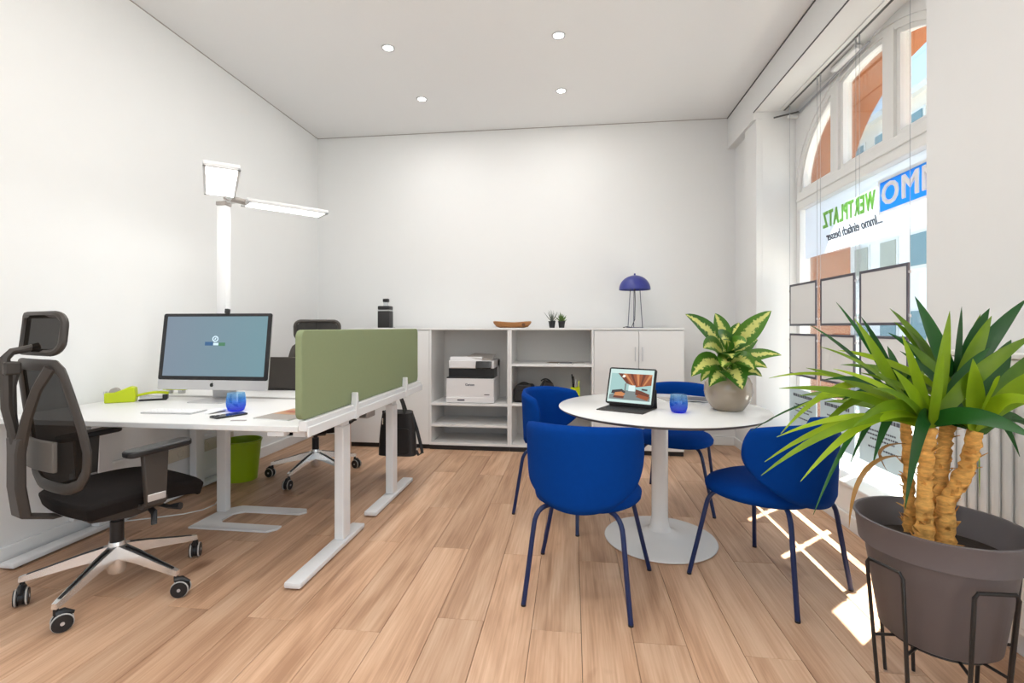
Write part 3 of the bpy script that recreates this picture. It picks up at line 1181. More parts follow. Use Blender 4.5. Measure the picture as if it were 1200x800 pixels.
obj('logo_bar', tilted(G().bb(-0.010, 0.020, -0.0028, -0.0024, 0.264, 0.278), HUB), M['px_white'], scr, smooth=False)
# maker's emblem on the chin: a bitten fruit
pts = []
for i in range(28):
    t = 2 * PI * i / 28
    r = 0.0115 * (1 + 0.06 * math.cos(2 * t + PI)) * (1 - 0.14 * max(0, math.cos(t - PI / 2)) ** 8 - 0.08 * max(0, math.cos(t + PI / 2)) ** 8)
    x, zz = r * math.cos(t), r * 1.05 * math.sin(t)
    dx, dz = x - 0.0135, zz - 0.002
    dd = math.hypot(dx, dz)
    if dd < 0.0062:
        x, zz = 0.0135 + dx / dd * 0.0062, 0.002 + dz / dd * 0.0062
    pts.append((x, 0.029 + zz))
g = G().prism(pts, 0.0002, 0.0010, XZY)
g.prism([(0.000, 0.0425), (0.0015, 0.0465), (0.0055, 0.0485), (0.0045, 0.0445)], 0.0002, 0.0010, XZY)
obj('emblem', tilted(g, HUB), M['phone_black'], mn, smooth=False)
g = G()
g.prism(rrect(0.20, 0.19, 0.015, 4, 0, 0.03), 0.0, 0.006)
obj('stand_foot', g, M['alu'], mn)
obj('stand_neck', G().solid([[(-0.075, 0.125, 0.005), (0.075, 0.125, 0.005)], [(-0.07, 0.115, 0.06), (0.07, 0.115, 0.06)], [(-0.06, 0.06, 0.22), (0.06, 0.06, 0.22)]], (0, -0.008, 0)), M['alu'], mn)
obj('webcam', tilted(G().bb(0.045, 0.067, -0.012, 0.012, 0.455, 0.483, 0.003), HUB), M['black_plastic'], mn)

# ------------------------------------------------------------------ floor lamp between the desks
LPX, LPY, LZ = -2.185, 2.825, 1.965
lp = thing('floor_lamp', 'white twin head LED floor lamp with U shaped foot between the desks', 'floor lamp', (LPX, LPY, 0))
u = [(-0.03, -0.255), (0.46, -0.255), (0.50, -0.215), (0.50, -0.17), (0.12, -0.165), (0.09, -0.13), (0.09, -0.03), (0.14, 0.01), (0.50, 0.01), (0.53, 0.05), (0.50, 0.10), (0.06, 0.10), (-0.03, 0.02)]
obj('base', G().prism(u, 0.0, 0.012), M['lamp_white'], lp, bevel=0.003)
obj('pole', G().bb(-0.032, 0.032, -0.024, 0.024, 0.012, LZ - 0.03, 0.006, 2), M['lamp_white'], lp)
obj('pole_cap', G().bb(-0.036, 0.036, -0.028, 0.028, LZ - 0.03, LZ - 0.005, 0.004), M['grey_tray'], lp)


def head(p0, p1, w):
    p0, p1 = Vector(p0), Vector(p1)
    L = (p1 - p0).length
    a = math.atan2(p1.y - p0.y, p1.x - p0.x)
    mid = (p0 + p1) / 2
    Mx = Matrix.Translation(mid) @ Matrix.Rotation(a, 4, 'Z')
    g = G()
    g.bb(-L / 2, L / 2, -w / 2, w / 2, 0.004, 0.026, 0.004)
    h = obj('lamp_head', tilted(g, Mx), M['lamp_white'], lp)
    g = G()
    g.bb(-L / 2, L / 2, -w / 2, -w / 2 + 0.013, -0.002, 0.004).bb(-L / 2, L / 2, w / 2 - 0.013, w / 2, -0.002, 0.004)
    g.bb(-L / 2, -L / 2 + 0.02, -w / 2, w / 2, -0.002, 0.004).bb(L / 2 - 0.02, L / 2, -w / 2, w / 2, -0.002, 0.004)
    obj('rim', tilted(g, Mx), M['lamp_white'], h, smooth=False)
    g = G()
    g.bb(-L / 2 + 0.02, L / 2 - 0.02, -w / 2 + 0.013, w / 2 - 0.013, 0.001, 0.0035)
    obj('diffuser', tilted(g, Mx), M['light_diffuser'], h, smooth=False)
    l = bpy.data.lights.new('lamp_light', 'AREA')
    l.shape = 'RECTANGLE'
    l.size, l.size_y = L * 0.9, w * 0.8
    l.energy = 0.7
    l.color = (1, 0.97, 0.93)
    lo = bpy.data.objects.new('lamp_light', l)
    C.objects.link(lo)
    lo.parent = h
    lo.matrix_local = Matrix.Translation((0, 0, -0.006)) @ Mx
    return h


head((0.06, -0.11, LZ), (0.455, -0.60, LZ), 0.165)
head((0.085, 0.075, LZ), (0.425, 0.46, LZ), 0.165)
obj('hinge', G().cyl((0.055, -0.06, LZ + 0.01), (0.09, 0.07, LZ + 0.01), 0.018, n=12), M['grey_tray'], lp)
obj('bracket', G().tube([(0, 0, LZ - 0.01), (0.06, -0.02, LZ + 0.008), (0.10, -0.12, LZ + 0.012)], 0.016, 8), M['lamp_white'], lp)
obj('bracket', G().tube([(0, 0, LZ - 0.01), (0.06, 0.03, LZ + 0.008), (0.12, 0.12, LZ + 0.012)], 0.016, 8), M['lamp_white'], lp)

# ------------------------------------------------------------------ things on the desks
kb = thing('keyboard', 'slim white keyboard lying in front of the large monitor', 'keyboard', (-2.045, 2.285, TZ), R(2))
obj('base', G().bb(-0.14, 0.14, -0.057, 0.057, 0.0, 0.007, 0.002), M['alu'], kb)
km = G().bb(-0.0085, 0.0085, -0.007, 0.007, 0.0, 0.003, 0.0008).mesh('key')
km.materials.append(M['key_white'])
for r in range(5):
    for c in range(14):
        o = obj('key', km, None, kb)
        o.location = (-0.127 + c * 0.0195, -0.042 + r * 0.0205, 0.007)
ms = thing('mouse', 'low white computer mouse beside the keyboard', 'mouse', (-1.825, 2.30, TZ), R(-8))
obj('shell', G().solid([[(0.029 * x * math.sqrt(max(0.05, 1 - y ** 4)), 0.056 * y, 0.006 + 0.014 * math.sqrt(max(0, 1 - y * y)) * (1 - 0.4 * x * x)) for x in [-1, -0.5, 0, 0.5, 1]] for y in [-1 + 0.2 * i for i in range(11)]], (0, 0, -0.0055)), M['key_white'], ms)
obj('sole', G().prism(rrect(0.048, 0.10, 0.02, 4), 0.0, 0.004), M['grey_tray'], ms)


def tumbler(name, label, loc, r, h):
    t = thing(name, label, 'glass', loc)
    prof = [(0.0, 0.002), (r * 0.62, 0.0), (r * 0.82, h * 0.06), (r * 0.97, h * 0.28), (r, h * 0.5), (r * 0.97, h * 0.75), (r * 0.88, h), (r * 0.84, h), (r * 0.92, h * 0.75), (r * 0.95, h * 0.5), (r * 0.92, h * 0.28), (r * 0.75, h * 0.12), (0.0, h * 0.10)]
    obj('cup', G().lathe(prof, 28), M['blue_glass'], t)
    obj('rim', G().tube([(r * 0.86 * math.cos(2 * PI * i / 28), r * 0.86 * math.sin(2 * PI * i / 28), h) for i in range(28)], 0.0012, 6, closed=True), M['blue_glass'], t)
    return t


tumbler('glass_tumbler', 'blue gradient glass tumbler on the desk beside the phone', (-1.755, 2.36, TZ), 0.047, 0.095)
ph = thing('smartphone', 'black smartphone lying on the desk in front of the blue tumbler', 'phone', (-1.685, 2.215, TZ), R(66))
obj('case', G().prism(rrect(0.155, 0.075, 0.012, 4), 0.0, 0.009), M['phone_black'], ph, bevel=0.0015)
obj('camera_bump', G().prism(rrect(0.03, 0.03, 0.006, 3, -0.055, 0.018), 0.009, 0.0105), M['black_plastic'], ph)
g = G()
for k in range(3):
    g.lathe([(0.0, 0.0112), (0.005, 0.0112), (0.005, 0.0105)], 12, c=(-0.061 + 0.012 * k, 0.012 + 0.011 * (k % 2), 0))
obj('camera_lens', g, M['alu'], ph)
mg = thing('magazine', 'glossy magazine with a warm coloured photo beside the green screen', 'magazine', (-1.40, 2.285, TZ), R(-8))
obj('pages', G().bb(-0.10, 0.10, -0.14, 0.14, 0.0, 0.005), M['paper'], mg, smooth=False)
obj('cover', G().bb(-0.10, 0.10, -0.14, 0.14, 0.005, 0.0058), M['grey_tray'], mg, smooth=False)
mat('print_red', S(172, 92, 74), 0.35, var=0.25, vscale=14)
mat('print_tan', S(196, 150, 112), 0.35, var=0.25, vscale=18)
cv = obj('cover_photo', G().bb(-0.095, 0.095, -0.02, 0.13, 0.0058, 0.0062), M['print_tan'], mg, smooth=False)
obj('photo_band', G().bb(-0.07, 0.09, 0.03, 0.07, 0.0062, 0.0066), M['print_red'], cv, smooth=False)
cu = thing('paper_note', 'small grey paper note near the desk edge', 'note', (-1.56, 2.115, TZ), R(10))
obj('sheet', G().prism(rrect(0.07, 0.02, 0.004, 2), 0, 0.002), M['grey_tray'], cu)

# tape dispenser, stapler, lime ruler
td = thing('tape_dispenser', 'lime green desk tape dispenser near the left wall', 'tape dispenser', (-2.625, 2.55, TZ), R(30))
prof = [(-0.075, 0), (0.07, 0), (0.075, 0.03), (0.07, 0.085), (0.045, 0.092), (0.01, 0.075), (-0.03, 0.060), (-0.075, 0.058)]
obj('body', G().prism(prof, -0.03, 0.03, Matrix(((1, 0, 0, 0), (0, 0, 1, 0), (0, 1, 0, 0), (0, 0, 0, 1)))), M['lime'], td, bevel=0.006)
obj('tape_roll', G().cyl((-0.03, -0.018, 0.062), (-0.03, 0.018, 0.062), 0.024, n=20), M['grey_tray'], td)
obj('cutter', G().bb(-0.08, -0.07, -0.02, 0.02, 0.05, 0.066), M['alu'], td, smooth=False)
st = thing('stapler', 'lime green stapler with silver jaws beside the tape dispenser', 'stapler', (-2.50, 2.635, TZ), R(30))
obj('base', G().bb(-0.07, 0.07, -0.014, 0.014, 0.0, 0.010, 0.003), M['black_plastic'], st)
obj('handle', G().solid([[(x, -0.016, 0.040 + 0.016 * math.sin((x + 0.08) * 16)), (x, 0.016, 0.040 + 0.016 * math.sin((x + 0.08) * 16))] for x in [-0.08 + 0.02 * i for i in range(9)]], (0, 0, -0.014)), M['lime'], st, bevel=0.003)
obj('magazine_jaw', G().bb(-0.065, 0.07, -0.010, 0.010, 0.016, 0.028), M['alu'], st, smooth=False)
obj('hinge', G().bb(0.05, 0.075, -0.014, 0.014, 0.008, 0.034), M['black_plastic'], st, smooth=False)
hp = thing('hole_punch', 'flat lime green hole punch lying by the silver computer', 'hole punch', (-2.63, 2.95, TZ), R(4))
obj('bar', G().bb(-0.08, 0.08, -0.02, 0.02, 0.022, 0.036, 0.005, 2), M['lime'], hp)
obj('foot', G().bb(-0.055, -0.03, -0.022, 0.022, 0.0, 0.022, 0.003), M['alu'], hp)
obj('foot', G().bb(0.03, 0.055, -0.022, 0.022, 0.0, 0.022, 0.003), M['alu'], hp)

# laptop on the far desk, seen from behind
lt = thing('laptop', 'open dark grey laptop seen from behind on the far desk', 'laptop', (-2.02, 3.16, TZ), R(4))
obj('deck', G().bb(-0.17, 0.17, 0.0, 0.235, 0.0, 0.016, 0.004), M['tablet_case'], lt)
lid = obj('lid', tilted(G().bb(-0.17, 0.17, -0.008, 0.0, 0.0, 0.225, 0.003), Matrix.Translation((0, 0.004, 0.016)) @ Matrix.Rotation(R(12), 4, 'X')), M['chair_grey'], lt)
obj('emblem', tilted(G().lathe([(0.0, 0), (0.009, 0)], 16, ax=Matrix(((1, 0, 0), (0, 0, -1), (0, 1, 0))), c=(-0.09, -0.0088, 0.112)), Matrix.Translation((0, 0.004, 0.016)) @ Matrix.Rotation(R(12), 4, 'X')), M['px_white'], lid)

# ------------------------------------------------------------------ waste bin, socket strip, cable
bn = thing('waste_bin', 'lime green round waste bin under the desks by the left wall', 'bin', (-2.535, 3.47, 0))
obj('shell', G().lathe([(0.0, 0.004), (0.105, 0.004), (0.11, 0.0), (0.138, 0.285), (0.143, 0.29), (0.143, 0.305), (0.137, 0.305), (0.106, 0.012), (0.0, 0.012)], 36), M['lime_bin'], bn)
obj('rim_band', G().tube([(0.142 * math.cos(2 * PI * i / 36), 0.142 * math.sin(2 * PI * i / 36), 0.300) for i in range(36)], 0.004, 6, closed=True), M['lime_bin'], bn)
ss = thing('socket_strip', 'cream power socket strip on the left wall under the desks', 'socket strip', (XL, 3.23, 0.28))
obj('trunking', G().bb(0.0, 0.03, -0.85, 0.55, -0.19, 0.075, 0.004), M['trim_white'], ss)
obj('strip', G().bb(0.03, 0.046, -0.42, 0.42, -0.045, 0.045, 0.004), M['socket_beige'], ss)
RY = Matrix(((0, 0, 1), (0, 1, 0), (-1, 0, 0)))
for i in range(7):
    y = -0.36 + 0.12 * i
    s = obj('socket', G().lathe([(0.028, 0.046), (0.028, 0.050), (0.022, 0.050), (0.018, 0.041), (0.0, 0.041)], 20, c=(0, y, 0), ax=RY), M['socket_beige'], ss)
    g = G().cyl((0.041, y - 0.008, 0), (0.044, y - 0.008, 0), 0.003, n=8).cyl((0.041, y + 0.008, 0), (0.044, y + 0.008, 0), 0.003, n=8)
    obj('contact', g, M['socket_hole'], s)
pc = [PZ(x, y, 0.005) for x, y in ((118, 613), (150, 610), (185, 606), (215, 602), (238, 597), (252, 591), (256, 585))]
pc += [pc[-1] + Vector((0, 0.01, 0.05))]
cbm = G().tube(pc, 0.004, 6)
tag(obj('power_cord', cbm, M['trim_white']), 'thin white power cord snaking on the floor behind the near office chair', 'cord')

# ------------------------------------------------------------------ office chairs
def office_chair(label, loc, rotz, leg0, group):
    ch = thing('office_chair', label, 'chair', (loc[0], loc[1], 0), rotz, group)
    rb = leg0 - rotz
    hub_z = 0.19
    obj('hub', G().lathe([(0.0, 0.07), (0.03, 0.07), (0.036, 0.09), (0.036, 0.18), (0.030, 0.21), (0.0, 0.21)], 20), M['chrome'], ch)
    for i in range(5):
        a = rb + i * 2 * PI / 5
        d = Vector((math.cos(a), math.sin(a), 0))
        n = Vector((-d.y, d.x, 0))
        arm = G()
        rows = []
        for t, w, zt, th in ((0.02, 0.024, 0.195, 0.055), (0.12, 0.021, 0.172, 0.042), (0.24, 0.016, 0.138, 0.030), (0.315, 0.013, 0.118, 0.024), (0.335, 0.010, 0.113, 0.022)):
            p = d * t
            rows.append([p + n * w + Vector((0, 0, zt - th)), p + n * w * 0.8 + Vector((0, 0, zt)), p - n * w * 0.8 + Vector((0, 0, zt)), p - n * w + Vector((0, 0, zt - th)), p + n * w + Vector((0, 0, zt - th))])
        arm.surf(rows)
        arm.bm.faces.new([arm.bm.verts.new(v) for v in rows[-1][:4]])
        ar = obj('base_arm', arm, M['chrome'], ch, ang=30)
        st_ = G()
        st_.solid([[d * t + n * 0.006 + Vector((0, 0, z)), d * t - n * 0.006 + Vector((0, 0, z))] for t, z in ((0.05, 0.1895), (0.12, 0.1730), (0.24, 0.1390), (0.31, 0.1200))], (0, 0, 0.0015))
        obj('inlay', st_, M['black_plastic'], ar)
        # caster
        e = d * 0.325
        rot = rb * 3 + i * 1.7
        f = Vector((math.cos(rot), math.sin(rot), 0))
        s_ = Vector((-f.y, f.x, 0))
        ctr = e + f * 0.018 + Vector((0, 0, 0.034))
        g = G()
        g.cyl(e + Vector((0, 0, 0.065)), e + Vector((0, 0, 0.10)), 0.009, n=10)
        g.tube([ctr - s_ * 0.008, ctr + s_ * 0.008], 0.03, 18)
        g.tube([e + Vector((0, 0, 0.068)), ctr + f * 0.005 + Vector((0, 0, 0.038)), ctr + f * 0.035 + Vector((0, 0, 0.024))], [0.016, 0.014, 0.006], 8)
        cs = obj('caster', g, M['black_plastic'], ch)
        for sg in (-1, 1):
            g = G()
            c0 = ctr + s_ * sg * 0.010
            g.tube([c0, c0 + s_ * sg * 0.014], [0.0325, 0.0325], 22)
            w_ = obj('wheel', g, M['black_plastic'], cs)
            c1 = c0 + s_ * sg * 0.007
            obj('tread', G().tube([c1 + (f * math.cos(2 * PI * q / 20) + Vector((0, 0, 1)) * math.sin(2 * PI * q / 20)) * 0.0325 for q in range(20)], 0.0035, 6, closed=True), M['wheel_rim'], cs)
            obj('axle_cap', G().cyl(c0 + s_ * sg * 0.014, c0 + s_ * sg * 0.016, 0.007, n=10), M['alu'], cs)
    obj('gas_column', G().lathe([(0.0, 0.20), (0.026, 0.20), (0.026, 0.30), (0.016, 0.30), (0.016, 0.345), (0.0, 0.345)], 18), M['black_plastic'], ch)
    obj('mechanism', G().prism([(-0.17, 0.40), (-0.13, 0.345), (0.02, 0.32), (0.10, 0.33), (0.17, 0.385), (0.17, 0.41), (-0.17, 0.41)], -0.08, 0.08, Matrix(((0, 0, 1, 0), (1, 0, 0, 0), (0, 1, 0, 0), (0, 0, 0, 1)))), M['chair_grey'], ch, bevel=0.006)
    # seat: rounded cushion with waterfall front
    rows = []
    N = 14
    for i in range(N + 1):
        v = -1 + 2 * i / N
        row = []
        for j in range(N + 1):
            uu = -1 + 2 * j / N
            x = 0.255 * uu * math.sqrt(1 - 0.5 * v * v * 0.45)
            y = 0.03 + 0.25 * v * math.sqrt(1 - 0.5 * uu * uu * 0.35)
            edge = max(abs(uu), abs(v))
            z = 0.478 - 0.018 * edge ** 6 * 1.4 - 0.018 * max(0, v) ** 3 + 0.012 * uu * uu * (1 - abs(v) ** 3)
            row.append((x, y, z))
        rows.append(row)
    sg_ = G().solid(rows, lambda i, j: Vector((-rows[i][j][0] * 0.06, -(rows[i][j][1] - 0.03) * 0.06, -0.062)))
    obj('seat', sg_, M['seat_fabric'], ch, ang=60, bevel=0.012)
    rows2 = [[(p[0] * 0.93, (p[1] - 0.03) * 0.93 + 0.03, 0.416) for p in r] for r in rows]
    obj('seat_pan', G().solid(rows2, lambda i, j: Vector((-rows2[i][j][0] * 0.14, -(rows2[i][j][1] - 0.03) * 0.14, -0.020))), M['chair_grey'], ch, ang=60)
    # back: frame ring, mesh, spine
    def by(z, x):
        return -0.235 - 0.14 * max(0, (z - 0.62)) ** 1.2 + 0.55 * x * x - 0.03 * max(0, 0.62 - z) * -3
    def hw(z):
        pts_ = ((0.525, 0.13), (0.545, 0.19), (0.60, 0.232), (0.68, 0.245), (0.78, 0.232), (0.90, 0.205), (0.98, 0.185), (1.01, 0.172), (1.02, 0.15))
        if z <= pts_[0][0]:
            return pts_[0][1]
        for (a, b), (c, d) in zip(pts_, pts_[1:]):
            if z <= c:
                return b + (d - b) * (z - a) / (c - a)
        return pts_[-1][1]
    zs = [0.525 + (1.02 - 0.525) * i / 22 for i in range(23)]
    path = [(hw(z), by(z, hw(z)), z) for z in zs]
    k = 8
    path += [(hw(1.02) * (1 - 2 * i / k), by(1.02, hw(1.02) * (1 - 2 * i / k)), 1.02) for i in range(1, k)]
    path += [(-hw(z), by(z, hw(z)), z) for z in zs[::-1]]
    path += [(-hw(0.525) * (1 - 2 * i / k), by(0.525, hw(0.525) * (1 - 2 * i / k)), 0.520) for i in range(1, k)]
    g = G().tube(path, 0.024, 10, closed=True, flat=0.55, up=(0, 1, 0))
    bf = obj('back_frame', g, M['chair_grey'], ch, ang=50)
    rows = [[(hw(z) * uu, by(z, hw(z) * uu), z) for uu in [-0.97 + 1.94 * j / 10 for j in range(11)]] for z in zs]
    obj('back_mesh', G().surf(rows), M['chair_mesh'], ch)
    sp = G()
    sp.solid([[(-0.045, -0.20, 0.395), (0.045, -0.20, 0.395)], [(-0.045, -0.30, 0.43), (0.045, -0.30, 0.43)], [(-0.042, -0.315, 0.55), (0.042, -0.315, 0.55)], [(-0.04, -0.315, 0.68), (0.04, -0.315, 0.68)], [(-0.055, -0.312, 0.74), (0.055, -0.312, 0.74)]], (0, -0.035, 0))
    obj('spine', sp, M['chair_grey'], ch, bevel=0.006)
    for sgn in (-1, 1):
        g = G().tube([(sgn * 0.03, -0.33, 0.71), (sgn * 0.07, -0.325, 0.82), (sgn * 0.115, -0.312, 0.93), (sgn * 0.15, -0.285, 1.012)], [0.022, 0.019, 0.018, 0.02], 8, flat=0.6)
        obj('back_strut', g, M['chair_grey'], ch)
    obj('headrest_post', G().tube([(0, -0.333, 0.72), (0, -0.36, 0.86), (0, -0.362, 1.0), (0, -0.365, 1.05), (0, -0.345, 1.075), (0, -0.30, 1.085), (0, -0.265, 1.095)], [0.018, 0.018, 0.020, 0.016, 0.014, 0.014, 0.014], 8), M['chair_grey'], ch)
    obj('post_bracket', G().box((0, -0.352, 1.012), (0.07, 0.05, 0.05), None, 0.006), M['chair_grey'], ch)
    obj('lumbar_pad', G().solid([[(x, -0.262 + 0.5 * x * x, z) for x in [-0.13 + 0.026 * j for j in range(11)]] for z in (0.60, 0.64, 0.68, 0.72)], (0, -0.016, 0)), M['lumbar_grey'], ch, bevel=0.004)
    g = G()
    # headrest: curved rounded frame with mesh inside
    def hr(x, z):
        return (x, -0.285 + 1.1 * x * x + 0.1 * (z - 1.14), z)
    loop = [hr(px_, pz_) for px_, pz_ in rrect(0.345, 0.15, 0.045, 6, 0, 1.145)]
    h = obj('headrest', g.tube(loop, 0.014, 8, closed=True), M['chair_grey'], ch)
    rows = [[hr(0.345 / 2 * uu * (1 - 0.25 * abs(v) ** 4), 1.145 + 0.072 * v) for uu in [-0.97 + 1.94 * j / 12 for j in range(13)]] for v in (-1, -0.5, 0, 0.5, 1)]
    obj('headrest_mesh', G().surf(rows), M['chair_mesh'], h)
    # arms
    for sgn in (-1, 1):
        x = sgn * 0.295
        ag = G()
        ag.solid([[(x - sgn * 0.20, -0.03, 0.405), (x - sgn * 0.20, 0.05, 0.405)], [(x - sgn * 0.03, -0.03, 0.40), (x - sgn * 0.03, 0.05, 0.40)], [(x + sgn * 0.01, -0.025, 0.43), (x + sgn * 0.01, 0.05, 0.43)]], (0, 0, 0.02))
        arm = obj('armrest', ag, M['chair_grey'], ch)
        g = G().solid([[(x - 0.014, -0.030, 0.42), (x - 0.014, 0.045, 0.42)], [(x - 0.014, -0.045, 0.645), (x - 0.014, 0.055, 0.645)]], (0.028, 0, 0))
        obj('arm_post', g, M['chair_grey'], arm, bevel=0.006)
        g = G().bb(x - 0.016, x + 0.016, -0.028, 0.042, 0.440, 0.470, 0.002)
        obj('arm_band', g, M['alu'], arm)
        g = G().prism(rrect(0.085, 0.25, 0.03, 5), 0, 0.026, Matrix.Translation((x, 0.02, 0.645)) @ Matrix.Rotation(R(3), 4, 'X'))
        obj('arm_pad', g, M['black_plastic'], arm, bevel=0.007)
    g = G().tube([(0.08, 0.06, 0.385), (0.26, 0.08, 0.380), (0.31, 0.10, 0.385)], [0.008, 0.009, 0.016], 8)
    g.tube([(0.20, 0.03, 0.385), (0.26, 0.02, 0.375), (0.28, 0.01, 0.33)], [0.01, 0.014, 0.012], 8, flat=0.5)
    obj('lever', g, M['black_plastic'], ch)
    return ch


office_chair('black mesh office chair with headrest standing by the left front desk edge', (-2.035, 1.955), R(-20), R(-6), 'black office chairs')
office_chair('black mesh office chair with headrest behind the far desk and green screen', (-2.012, 3.62), R(-154.5), R(-22.5), 'black office chairs')

# ------------------------------------------------------------------ blue shell chairs
def shell_chair():
    ch = thing('shell_chair', 'x', 'chair', (0, 0, 0), 0, 'blue upholstered chairs round the table')
    rows = []
    N = 20
    # seat cushion: superellipse disc
    prof = [(0.0, 0.466), (0.55, 0.468), (0.82, 0.464), (0.94, 0.452), (1.0, 0.432), (0.985, 0.410), (0.90, 0.398), (0.0, 0.396)]
    g = G()
    rings = []
    n = 36
    for (r, z) in prof:
        ring = []
        for j in range(n):
            t = 2 * PI * j / n
            cx, cy = math.cos(t), math.sin(t)
            q = (abs(cx) ** 2.5 + abs(cy) ** 2.5) ** (-1 / 2.5)
            ring.append(Vector((0.243 * q * cx * r * (1 - 0.14 * max(0, -cy)), 0.032 + 0.238 * q * cy * r, z)))
        rings.append(ring)
    V = [[g.bm.verts.new(p) for p in ring] for ring in rings[1:-1]]
    for a, b in zip(V, V[1:]):
        for j in range(n):
            g.bm.faces.new((a[j], a[(j + 1) % n], b[(j + 1) % n], b[j]))
    g.bm.faces.new(V[0])
    g.bm.faces.new(V[-1][::-1])
    obj('seat', g, M['blue_fabric'], ch, ang=60)
    # wrap-around backrest: rounded outline in (angle, z)
    g = G()
    A = R(82)
    rows_in, rows_out = [], []
    nu, nv = 34, 12
    def pt(uu, v, off):
        # squircle mapping keeps the outline rounded at both ends
        us = uu * math.sqrt(max(0, 1 - 0.5 * v * v * (0.85 if v < 0 else 0.42)))
        vs = v * math.sqrt(max(0, 1 - 0.5 * uu * uu * (1.45 if v < 0 else 1.05)))
        ang = us * A
        zc = 0.592 + 0.028 * abs(us) ** 2
        z = zc + 0.180 * vs
        rr = 0.283 + off + 0.045 * (z - 0.60) + 0.012 * math.cos(ang * 2)
        flat = 1.0
        x = rr * math.sin(ang) * 0.985
        y = -rr * math.cos(ang) * 0.96 + 0.015
        return Vector((x, y, z))
    rows = []
    inner = []
    for i in range(nv + 1):
        v = -1 + 2 * i / nv
        rows.append([pt(-1 + 2 * j / nu, v, 0.0) for j in range(nu + 1)])
        inner.append([pt(-1 + 2 * j / nu, v, -0.036) for j in range(nu + 1)])
    # round the rim by pulling edge verts together
    def blend(i, j):
        v = abs(-1 + 2 * i / nv)
        uu = abs(-1 + 2 * j / nu)
        e = max(v, uu)
        return 0.30 * max(0, (e - 0.86) / 0.14) ** 2
    rows_o = [[rows[i][j].lerp(inner[i][j], blend(i, j)) for j in range(nu + 1)] for i in range(nv + 1)]
    rows_i = [[inner[i][j].lerp(rows[i][j], blend(i, j)) for j in range(nu + 1)] for i in range(nv + 1)]
    g.solid(rows_o, lambda i, j: rows_i[i][j] - rows_o[i][j])
    obj('backrest', g, M['blue_fabric'], ch, ang=75)
    for sx, sy in ((-1, -1), (1, -1), (-1, 1), (1, 1)):
        hwx = 0.22 if sy < 0 else 0.265
        foot = Vector((sx * hwx, sy * 0.239, 0.0))
        top = Vector((sx * 0.180, sy * 0.190, 0.390))
        inn = Vector((sx * 0.13, sy * 0.145, 0.402))
        b1 = top + (foot - top) * 0.04
        pts = bez(inn, top + Vector((0, 0, 0.012)), top + (foot - top) * 0.16, 6) + [top + (foot - top) * 0.6, foot + Vector((0, 0, 0.006))]
        lg = obj('leg', G().tube(pts, 0.0105, 10), M['blue_metal'], ch)
        obj('glide', G().cyl(foot, foot + Vector((0, 0, 0.008)), 0.011, n=10), M['black_plastic'], lg)
    return ch


proto = shell_chair()
spots = [((0.06, 2.225), -11.6, 'blue upholstered shell chair with its back to the open floor, round table before it'),
         ((0.907, 2.377), 39.0, 'blue upholstered shell chair beside the big potted yucca'),
         ((0.702, 3.43), 180 - 20.9, 'blue upholstered shell chair between the round table and the white door cabinet'),
         ((-0.049, 3.099), -119.6, 'blue upholstered shell chair in front of the open shelves')]
for i, (p, a, lab) in enumerate(spots):
    o = proto if i == 0 else copy_tree(proto)
    o.location = (p[0], p[1], 0)
    o.rotation_euler = (0, 0, R(a))
    o['label'] = lab

# ------------------------------------------------------------------ round table
TX, TY = 0.48, 2.77
rt = thing('round_table', 'white round pedestal table with trumpet base', 'table', (TX, TY, 0))
obj('tabletop', G().lathe([(0.0, 0.706), (0.50, 0.706), (0.535, 0.712), (0.555, 0.724), (0.556, 0.728), (0.553, 0.73), (0.0, 0.73)], 96), M['table_white'], rt)
obj('edge_band', G().lathe([(0.536, 0.7115), (0.5560, 0.7235), (0.5562, 0.7262), (0.5550, 0.7240), (0.535, 0.7125)], 96), M['table_edge'], rt)
obj('pedestal', G().lathe([(0.0, 0.010), (0.10, 0.035), (0.07, 0.05), (0.052, 0.075), (0.044, 0.13), (0.044, 0.60), (0.046, 0.68), (0.07, 0.70), (0.10, 0.706), (0.0, 0.706)], 48), M['table_white'], rt)
obj('base', G().lathe([(0.0, 0.004), (0.298, 0.004), (0.300, 0.008), (0.297, 0.012), (0.22, 0.020), (0.13, 0.030), (0.085, 0.045), (0.06, 0.06), (0.0, 0.06)], 72), M['table_white'], rt)
obj('base_pad', G().lathe([(0.0, 0.0), (0.294, 0.0), (0.296, 0.004), (0.0, 0.004)], 72), M['copper_tube'], rt)
TT = 0.73

# tablet with keyboard case
tb = thing('tablet_computer', 'black tablet on a folding keyboard case on the round table, screen showing a loft interior', 'tablet', (0.307, 2.70, TT), R(-27))
tb.scale = (0.94, 0.94, 0.94)
obj('keyboard_deck', G().bb(-0.135, 0.135, -0.16, 0.03, 0.0, 0.006, 0.002), M['tablet_case'], tb)
kd = G().bb(-0.0085, 0.0085, -0.0075, 0.0075, 0, 0.0015).mesh('key')
kd.materials.append(M['key_dark'])
for r in range(5):
    for c in range(13):
        o = obj('key', kd, None, tb)
        o.location = (-0.118 + c * 0.0197, -0.128 + r * 0.0195, 0.006)
TLT = Matrix.Translation((0, -0.015, 0.022)) @ Matrix.Rotation(R(-20), 4, 'X')
obj('hinge', G().cyl((-0.12, 0.005, 0.016), (0.12, 0.005, 0.016), 0.012, n=12), M['tablet_case'], tb)
obj('case_back', tilted(G().prism(rrect(0.284, 0.218, 0.012, 5, 0, 0.109), -0.011, 0.0, XZY), TLT), M['tablet_case'], tb)
obj('case_support', G().solid([[(-0.135, 0.03, 0.0), (0.135, 0.03, 0.0)], [(-0.135, 0.085, 0.0), (0.135, 0.085, 0.0)], [(-0.135, 0.075, 0.105), (0.135, 0.075, 0.105)]], (0, -0.004, 0.002)), M['tablet_case'], tb)
